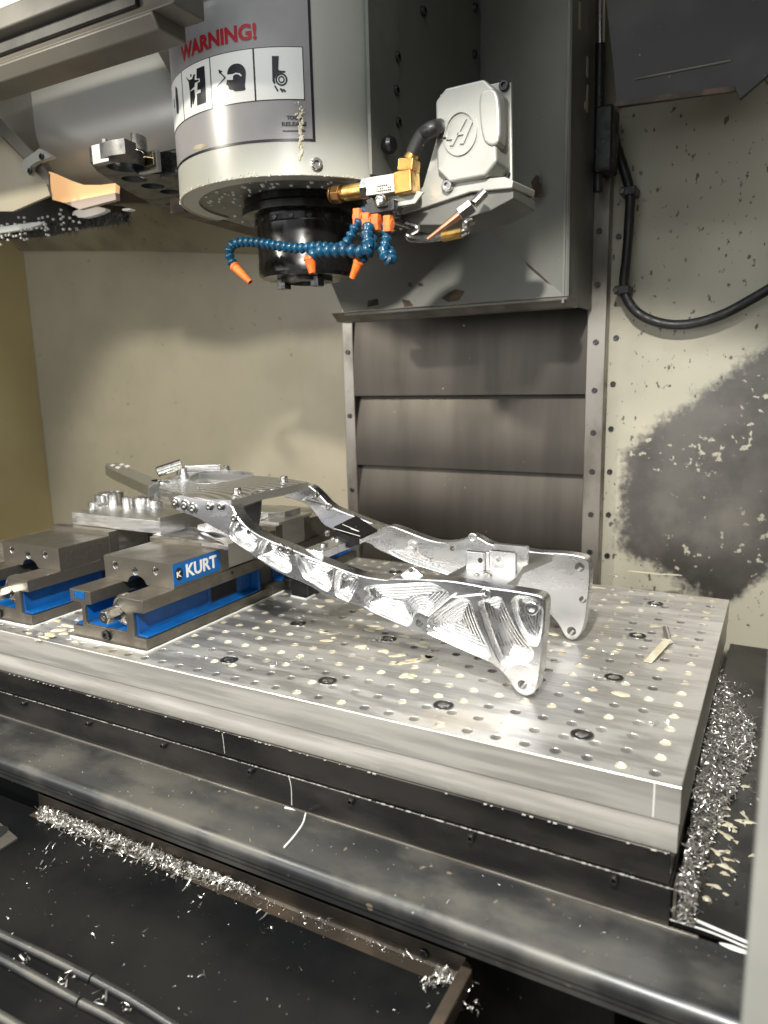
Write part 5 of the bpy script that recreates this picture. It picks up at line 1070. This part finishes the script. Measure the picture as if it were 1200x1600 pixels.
# rear cross plate with two angle brackets
zr_ = on_y(*gC([(480, 385)])[0], YN+.018).z-.001
ra, rb = on_y(*gC([(330, 350)])[0], YN+.02), on_y(*gC([(565, 388)])[0], YN+.02)
fa, fb = on_z(*gC([(420, 285)])[0], zr_), on_z(*gC([(850, 185)])[0], zr_)
xq = rb.x; bm = nb(); P_ = [(xq-.088, YN+.0175), (xq, YN+.0175), (xq+.004, .90), (xq-.006, .955), (xq+.002, .99), (xq+.012, YFA+.0005), (xq-.075, YFA+.0005)]
prism_z(bm, P_, zr_-.011, zr_); cp_ = finish(bm, 'cross_plate', ALU_RAW, sf, bevel=.0012)
def bracket(p0, p1, p2, p3, Y, hol):
    """upright plate facing the camera with a folded side leaf"""
    P = [on_y(*p, Y) for p in gC([p0, p1, p2, p3])]; z0 = zr_; xl_, xr_ = min(P[0].x, P[3].x), max(P[1].x, P[2].x); zt_ = (P[0].z+P[1].z)/2
    bm = nb(); O = [(xl_, z0), (xr_, z0), (xr_, zt_-.002), (xr_-.002, zt_), (xl_, zt_)]; Hh = [circ(xl_+(xr_-xl_)*.35, z0+(zt_-z0)*.6, .0038)] if hol else []
    v, f = fill([O], Hh); add_fill(bm, v, f, lambda a, b: (a, Y, b)); add_fill(bm, v, f, lambda a, b: (a, Y+.008, b)); strip(bm, [(a, Y, b) for a, b in O], [(a, Y+.008, b) for a, b in O])
    for h in Hh: strip(bm, [(a, Y, b) for a, b in h], [(a, Y+.008, b) for a, b in h])
    br_ = finish(bm, 'bracket_plate', ALU, cp_, bevel=.0005)
    return xl_, xr_, z0, zt_
yb1 = min(on_z(*gC([(660, 300)])[0], zr_).y, .97)
xl_, xr_, z0, zt_ = bracket((500, 160), (660, 178), (660, 300), (500, 300), yb1, True)
bm = nb(); box(bm, (xl_-.030, yb1-.012, z0), (xl_-.004, yb1-.004, zt_-.001)); finish(bm, 'bracket_leaf', ALU, cp_, bevel=.001)
q = on_y(*gC([(442, 222)])[0], yb1-.012); bm = nb(); lathe(bm, (q.x, yb1-.0121, q.z), (0, -1, 0), [(.0036, 0), (.0036, .0004), (.0026, .0004), (.0024, .0001)], 14); finish(bm, 'bracket_hole', BOLT, cp_)
bm = nb(); box(bm, (xl_-.004, yb1-.006, z0), (xl_+.002, yb1+.004, zt_-.001)); finish(bm, 'bracket_corner', ALU_CUT, cp_, bevel=.0018)
bracket((525, 118), (735, 138), (735, 255), (525, 240), min(yb1+.045, YFA-.012), False)
for p in ((420, 312), (480, 305), (500, 315)):
    q = on_z(*gC([p])[0], zr_); bm = nb(); lathe(bm, (q.x, min(q.y, yb1-.016), zr_), (0, 0, 1), [(.0036, 0), (.0036, .0016), (.002, .0018), (.002, .0004)], 12); finish(bm, 'plate_screw', SCREW, cp_)
# black guard hanging under the tail
bm = nb(); P_ = [on_y(*p, .93) for p in gA([(150, 230), (310, 175), (296, 330), (230, 330)])]; ngon_prism(bm, P_, [p+Vector((-.02, .03, 0)) for p in P_]); tg = thing('support_block', 'black block propping the subframe tail above the front vise', 'support', (P_[0].x, .93, .12)); finish(bm, 'block', BLACK, tg, bevel=.001)

# ================================================================ front way cover, chip tray, right panel, post
wcv = thing('front_way_cover', 'worn dark way cover with a rolled front edge', 'way cover', (-.7, .65, T4))
XRW = .30
bm = nb()
prof = [(YF-.005, T4), (.634, T4), (.6325, T4-.0005), (.614, T4-.0012)]+[(.614-.0125*math.sin(t), T4-.0137+.0125*math.cos(t)) for t in np.linspace(.2, 1.5, 7)]+[(.6015, T4-.018), (.6035, T4-.019), (.6035, T4-.0255), (.606, T4-.0262), (.606, T4-.036), (.611, T4-.036), (.611, T4-.014), (YF-.005, T4-.006)]
prism_x(bm, prof, -1.9, XRW); finish(bm, 'folded_cover', LEDGE, wcv, 28)
bm = nb(); box(bm, (-1.9, YF-.0075, T4-.0004), (-.04, YF-.0042, T4+.0022)); finish(bm, 'wiper_strip', JAMB, wcv, bevel=.0006)
bm = nb()
def trickle(pts, r_):
    tube(bm, spline(pts, 5), r_, 6)
trickle([on_y(347, 1146, YF-.0045), on_y(349, 1158, YF-.0045), on_y(351, 1177, YF-.0045)], .0004)
trickle([on_y(451, 1212, YF-.0047), on_y(455, 1230, YF-.0047), on_y(456, 1258, YF-.0045)], .0006)
trickle([on_z(445, 1262, T4+.0004), on_z(475, 1268, T4+.0004), on_z(483, 1272, T4+.0004)], .0015)
trickle([on_z(478, 1270, T4+.0006), on_z(474, 1285, T4+.0006), on_z(466, 1298, T4+.0006), on_z(455, 1312, T4+.0006), on_z(444, 1324, T4+.0003)], .0014)
trickle([on_z(600, 1302, T4+.0012), on_z(840, 1374, T4+.0012), on_z(1000, 1423, T4+.0012), on_z(1100, 1453, T4+.0012), on_z(1175, 1484, T4+.0006)], .0010)
q = on_z(1150, 1478, T4+.0005); blobs(bm, q.x, q.y-.004, T4+.0006, .016, .003, 0, .0006)
tag(finish(bm, 'milk_trickle', MILK, None, 60), 'bluish white coolant trickles down the apron and over the way cover', 'coolant residue', None, 'stuff')
bm = nb()
for i in range(260):      # crumbs along the table lip
    x_ = random.uniform(-1.3, -.07); s_ = random.uniform(.0003, .0009)*(1.6 if -.42 < x_ < -.1 else 1); z_ = random.choice((T3, T3, T2))
    box(bm, (x_-s_*1.6, YF-.0048-s_*.4, z_-s_*.3), (x_+s_*1.6, YF-.0035, z_+s_*.45))
for i in range(240):
    x_ = -1.35+i*.00545
    if random.random() < .8: box(bm, (x_, YF-.0045, T3-.0002), (x_+random.uniform(.004, .0058), YF-.0040, T3+random.uniform(.00005, .0004)*(2 if random.random() < .12 else 1)))
tag(finish(bm, 'lip_crumbs', mat('dirty_crust', (.40, .39, .36), 0, .4)), 'white coolant crust and crumbs along the table lip', 'coolant residue', None, 'stuff')

ZT, fy = -.2452, .635
tr_ = thing('chip_tray', 'black chip tray with a brown rear flange at the lower left', 'tray', (-.6, .45, ZT))
fz = ZT+.0245; fA, fB = on_y(60, 1245, fy), on_y(744, 1500, fy); fxr = fB.x; yfl = fy-.001
bm = nb(); prism_x(bm, [(fy, fz), (fy+.002, fz), (fy+.002, ZT-.005), (fy-.004, ZT-.005), (fy-.004, ZT+.001), (fy-.001, ZT+.004)], fA.x, fxr-.012); finish(bm, 'rear_flange', RUSTM, tr_, bevel=.0008)
bm = nb(); prism_x(bm, [(fy-.0045, ZT+.0006), (fy-.0045, ZT+.0002), (fy-.020, ZT+.0002), (fy-.020, ZT+.0006)], fA.x+.002, fxr-.014); finish(bm, 'floor_strip', RUSTM, tr_)
cr = [(fxr-.013+.013*math.sin(t), fy-.013+.013*math.cos(t)) for t in np.linspace(0, math.pi/2, 6)]+[(fxr, .05), (fxr-.014, .05), (fxr-.014, fy-.02)]
bm = nb(); prism_z(bm, cr, ZT, fz-.001); finish(bm, 'end_flange', RUSTM, tr_, bevel=.002)
bm = nb(); box(bm, (-1.9, -.2, ZT-.006), (fxr-.0005, fy-.0045, ZT)); finish(bm, 'tray_floor', TRAYM, tr_)
bm = nb(); box(bm, (-1.9, fy+.004, ZT-.02), (fA.x-.0005, fy+.012, fz+.02)); finish(bm, 'rear_wall', TRAYM, tr_)
place(SM_J, 'screw', on_y(663, 1488, fy-.0005), (0, -1, 0), tr_)
for pts in ([(-30, 1445), (0, 1460), (70, 1493), (143, 1529)], [(146, 1530), (205, 1562), (265, 1600), (320, 1635)], [(-30, 1482), (0, 1497), (60, 1530), (124, 1565)], [(127, 1567), (160, 1583), (200, 1606), (240, 1630)], [(-20, 1578), (0, 1588), (40, 1612)]):
    bm = nb(); tube(bm, spline([on_z(*p, ZT+.004) for p in pts], 4), .0052, 12); finish(bm, 'rounded_rail', LEDGE, tr_)
bm = nb(); P_ = [on_z(*p, ZT+.0005) for p in [(-30, 1262), (28, 1312), (0, 1330), (-40, 1350)]]; ngon_prism(bm, P_, [p+Vector((0, 0, .003)) for p in P_]); s_ = finish(bm, 'slotted_plate', JAMB, tr_)
bm = nb(); P_ = [on_z(*p, ZT+.0037) for p in chaikin([(-12, 1292), (12, 1290), (14, 1298), (-4, 1312), (-20, 1310)], 1)]; ngon_prism(bm, P_, [p+Vector((0, 0, .0003)) for p in P_]); finish(bm, 'slot', VOID, s_)

rp = thing('chip_guard', 'flat black panel right of the table, splashed with coolant', 'guard', (.1, 1.1, -.15))
bm = nb(); box(bm, (XR-.003, .7055, -.158), (.5, YB-.002, -.150)); finish(bm, 'panel', mat('oily_black_panel', (.012, .012, .012), .1, .3, rough2=.5, nscale=7, specks=[(120, .745, (.3, .29, .26), .5, .3)]), rp)
bm = nb(); a, b = on_z(1050, 1422, -.149), on_z(1180, 1478, -.149); cyl(bm, a, b, .0016, n=8); finish(bm, 'edge_bead', MILK, rp)
bm = nb(); cs = on_z(1054, 1420, -.15); box(bm, (XR-.0025, YF+.006, -.1495), (XR+.0005, YF+.03, -.112)); finish(bm, 'corner_plate', JAMB, rp)

po_ = thing('door_post', 'pale grey door post close by at the lower right', 'post', (.03, .43, -.6))
bm = nb(); box(bm, (.0012, .40, -.60), (.09, .47, 1.05)); pp_ = finish(bm, 'post', POSTP, po_, bevel=.003)
bm = nb(); box(bm, (.0895, .392, -.60), (.12, .398, 1.05)); finish(bm, 'seal_strip', BLACK, po_)

# ================================================================ chips and splashes
pts = []
for i in range(9000):
    y_ = random.uniform(.70, 1.19); t = random.random()**1.5; wdt = .012+.040*max(0, min(1, (y_-.78)/.30))**1.3; hgt = .085 if y_ > .80 else .045
    x_ = XR+.003+t*wdt; z_ = -.149+(1-t)*hgt*random.random()+.002; pts.append((x_, y_, z_, random.uniform(.6, 1.3)))
for i in range(350): pts.append((XR+abs(random.gauss(0, .035)), random.uniform(.72, 1.35), -.148, random.uniform(.5, 1.0)))
chips('chip_pile', 'heap of curled aluminium chips along the right side of the plate', pts, .0045)
bm = nb()      # swept core of the heap
n_ = 40; prev = None
for i in range(n_+1):
    y_ = .70+i*.49/n_; hgt = (.055 if y_ > .8 else .035)*(1-.6*(i/n_)**3)*random.uniform(.8, 1.15); wd_ = .020*random.uniform(.7, 1.2)*(1-.4*(i/n_)**3)
    ring = [bm.verts.new((XR+.0008, y_, -.1497)), bm.verts.new((XR+.0008, y_, -.149+hgt)), bm.verts.new((XR+.005, y_, -.149+hgt*.85)), bm.verts.new((XR+wd_*.6, y_, -.149+hgt*.4)), bm.verts.new((XR+wd_, y_, -.1497))]
    if prev: 
        for k_ in range(4): bm.faces.new((prev[k_], prev[k_+1], ring[k_+1], ring[k_]))
    prev = ring
tag(finish(bm, 'packed_chips', mat('packed_chips', (.30, .29, .27), .9, .4, col2=(.08, .075, .07), nscale=160, bump=1, bscale=240)), 'packed grey chips at the base of the right heap', 'metal chips', None, 'stuff')
bm = nb()
for i in range(46):
    y_ = random.uniform(.74, 1.22); x_ = XR+.024+abs(random.gauss(0, .020)); s_ = random.uniform(.6, 1.6)
    if x_ > .02: continue
    blobs(bm, x_, y_, -.1498, .0040*s_*random.uniform(.6, 2), .0024*s_, random.uniform(-1.4, 1.0), .0012, 16, .4)
for p, rx, ry in (((1092, 1200), .016, .009), ((1110, 1165), .012, .006), ((1090, 1255), .014, .005), ((1100, 1280), .010, .007), ((1125, 1285), .022, .004), ((1150, 1178), .006, .004), ((1165, 1284), .012, .003), ((1120, 1215), .012, .003)):
    q = on_z(*p, -.1498); blobs(bm, q.x, q.y, -.1498, rx, ry, 0, .0012, 20, .4)
tag(finish(bm, 'coolant_splash', CREAM, None, 60), 'cream coolant splashes on the black panel at the right', 'coolant residue', None, 'stuff')

pts = []
pa = [(68, 1278), (120, 1292), (200, 1322), (280, 1352), (340, 1372), (400, 1396)]
for i in range(3600):
    t = random.random(); k_ = min(4, int(t*5)); f_ = t*5-k_; x_ = pa[k_][0]+(pa[k_+1][0]-pa[k_][0])*f_; y_ = pa[k_][1]+(pa[k_+1][1]-pa[k_][1])*f_
    wdt = 5+15*math.sin(math.pi*min(1, t*1.02))**.7; h_ = abs(random.gauss(0, .35)); q = on_z(x_+random.gauss(0, 6), y_-4+random.gauss(0, wdt*.55), ZT+.003)
    if q.y < yfl+.006: pts.append((q.x, min(q.y, yfl+.002), ZT+.002+random.random()*.012*(1-min(1, abs(q.y-yfl+.01)/.03)), random.uniform(.6, 1.3)))
for i in range(230): 
    q = on_z(random.uniform(10, 735), random.uniform(1290, 1590), ZT); pts.append((q.x, min(q.y, yfl), ZT+.0012, random.choice((.25, .3, .4, .8))))
for i in range(420):
    t = random.random(); q = on_z(60+t*690+random.gauss(0, 4), 1262+t*246+random.gauss(0, 8), ZT+.02); yy = min(q.y, fy-.003); pts.append((q.x, yy, ZT+.002+max(0, (yy-yfl)/(fy-yfl))*.022, random.uniform(.2, .55)))
for x_, y_, n_ in ((690, 1530, 120), (715, 1540, 60), (672, 1540, 40), (738, 1580, 14), (37, 1500, 10), (103, 1535, 8), (77, 1330, 4), (90, 1348, 4), (134, 1343, 4), (65, 1355, 4), (308, 1411, 6), (420, 1445, 6), (465, 1443, 5), (505, 1445, 6), (312, 1527, 4), (625, 1490, 10), (160, 1565, 6), (194, 1575, 8)):
    for i in range(n_): q = on_z(x_+random.gauss(0, 7), y_+random.gauss(0, 5), ZT+.004); pts.append((q.x, q.y, ZT+.002+random.random()*.012, random.uniform(.5, 1.1)))
chips('chip_scatter', 'curled aluminium chips heaped and scattered in the black tray', pts, .0056)
pts = []
for i in range(260): pts.append((random.uniform(-1.3, -.07), random.uniform(.70, 1.3), .001, random.uniform(.15, .5)))
for i in range(150): pts.append((random.uniform(-1.3, .02), random.uniform(.61, .69), T4+.001, random.uniform(.12, .4)))
for p in ((610, 1003), (590, 1000), (470, 1030), (423, 1035), (1030, 1130), (945, 1022), (960, 900)):
    q = on_z(*p, .001)
    for i in range(7): pts.append((q.x+random.gauss(0, .006), q.y+random.gauss(0, .006), .002, random.uniform(.4, .9)))
chips('loose_chips', 'fine aluminium chips strewn over the plate and way cover', pts, .007)
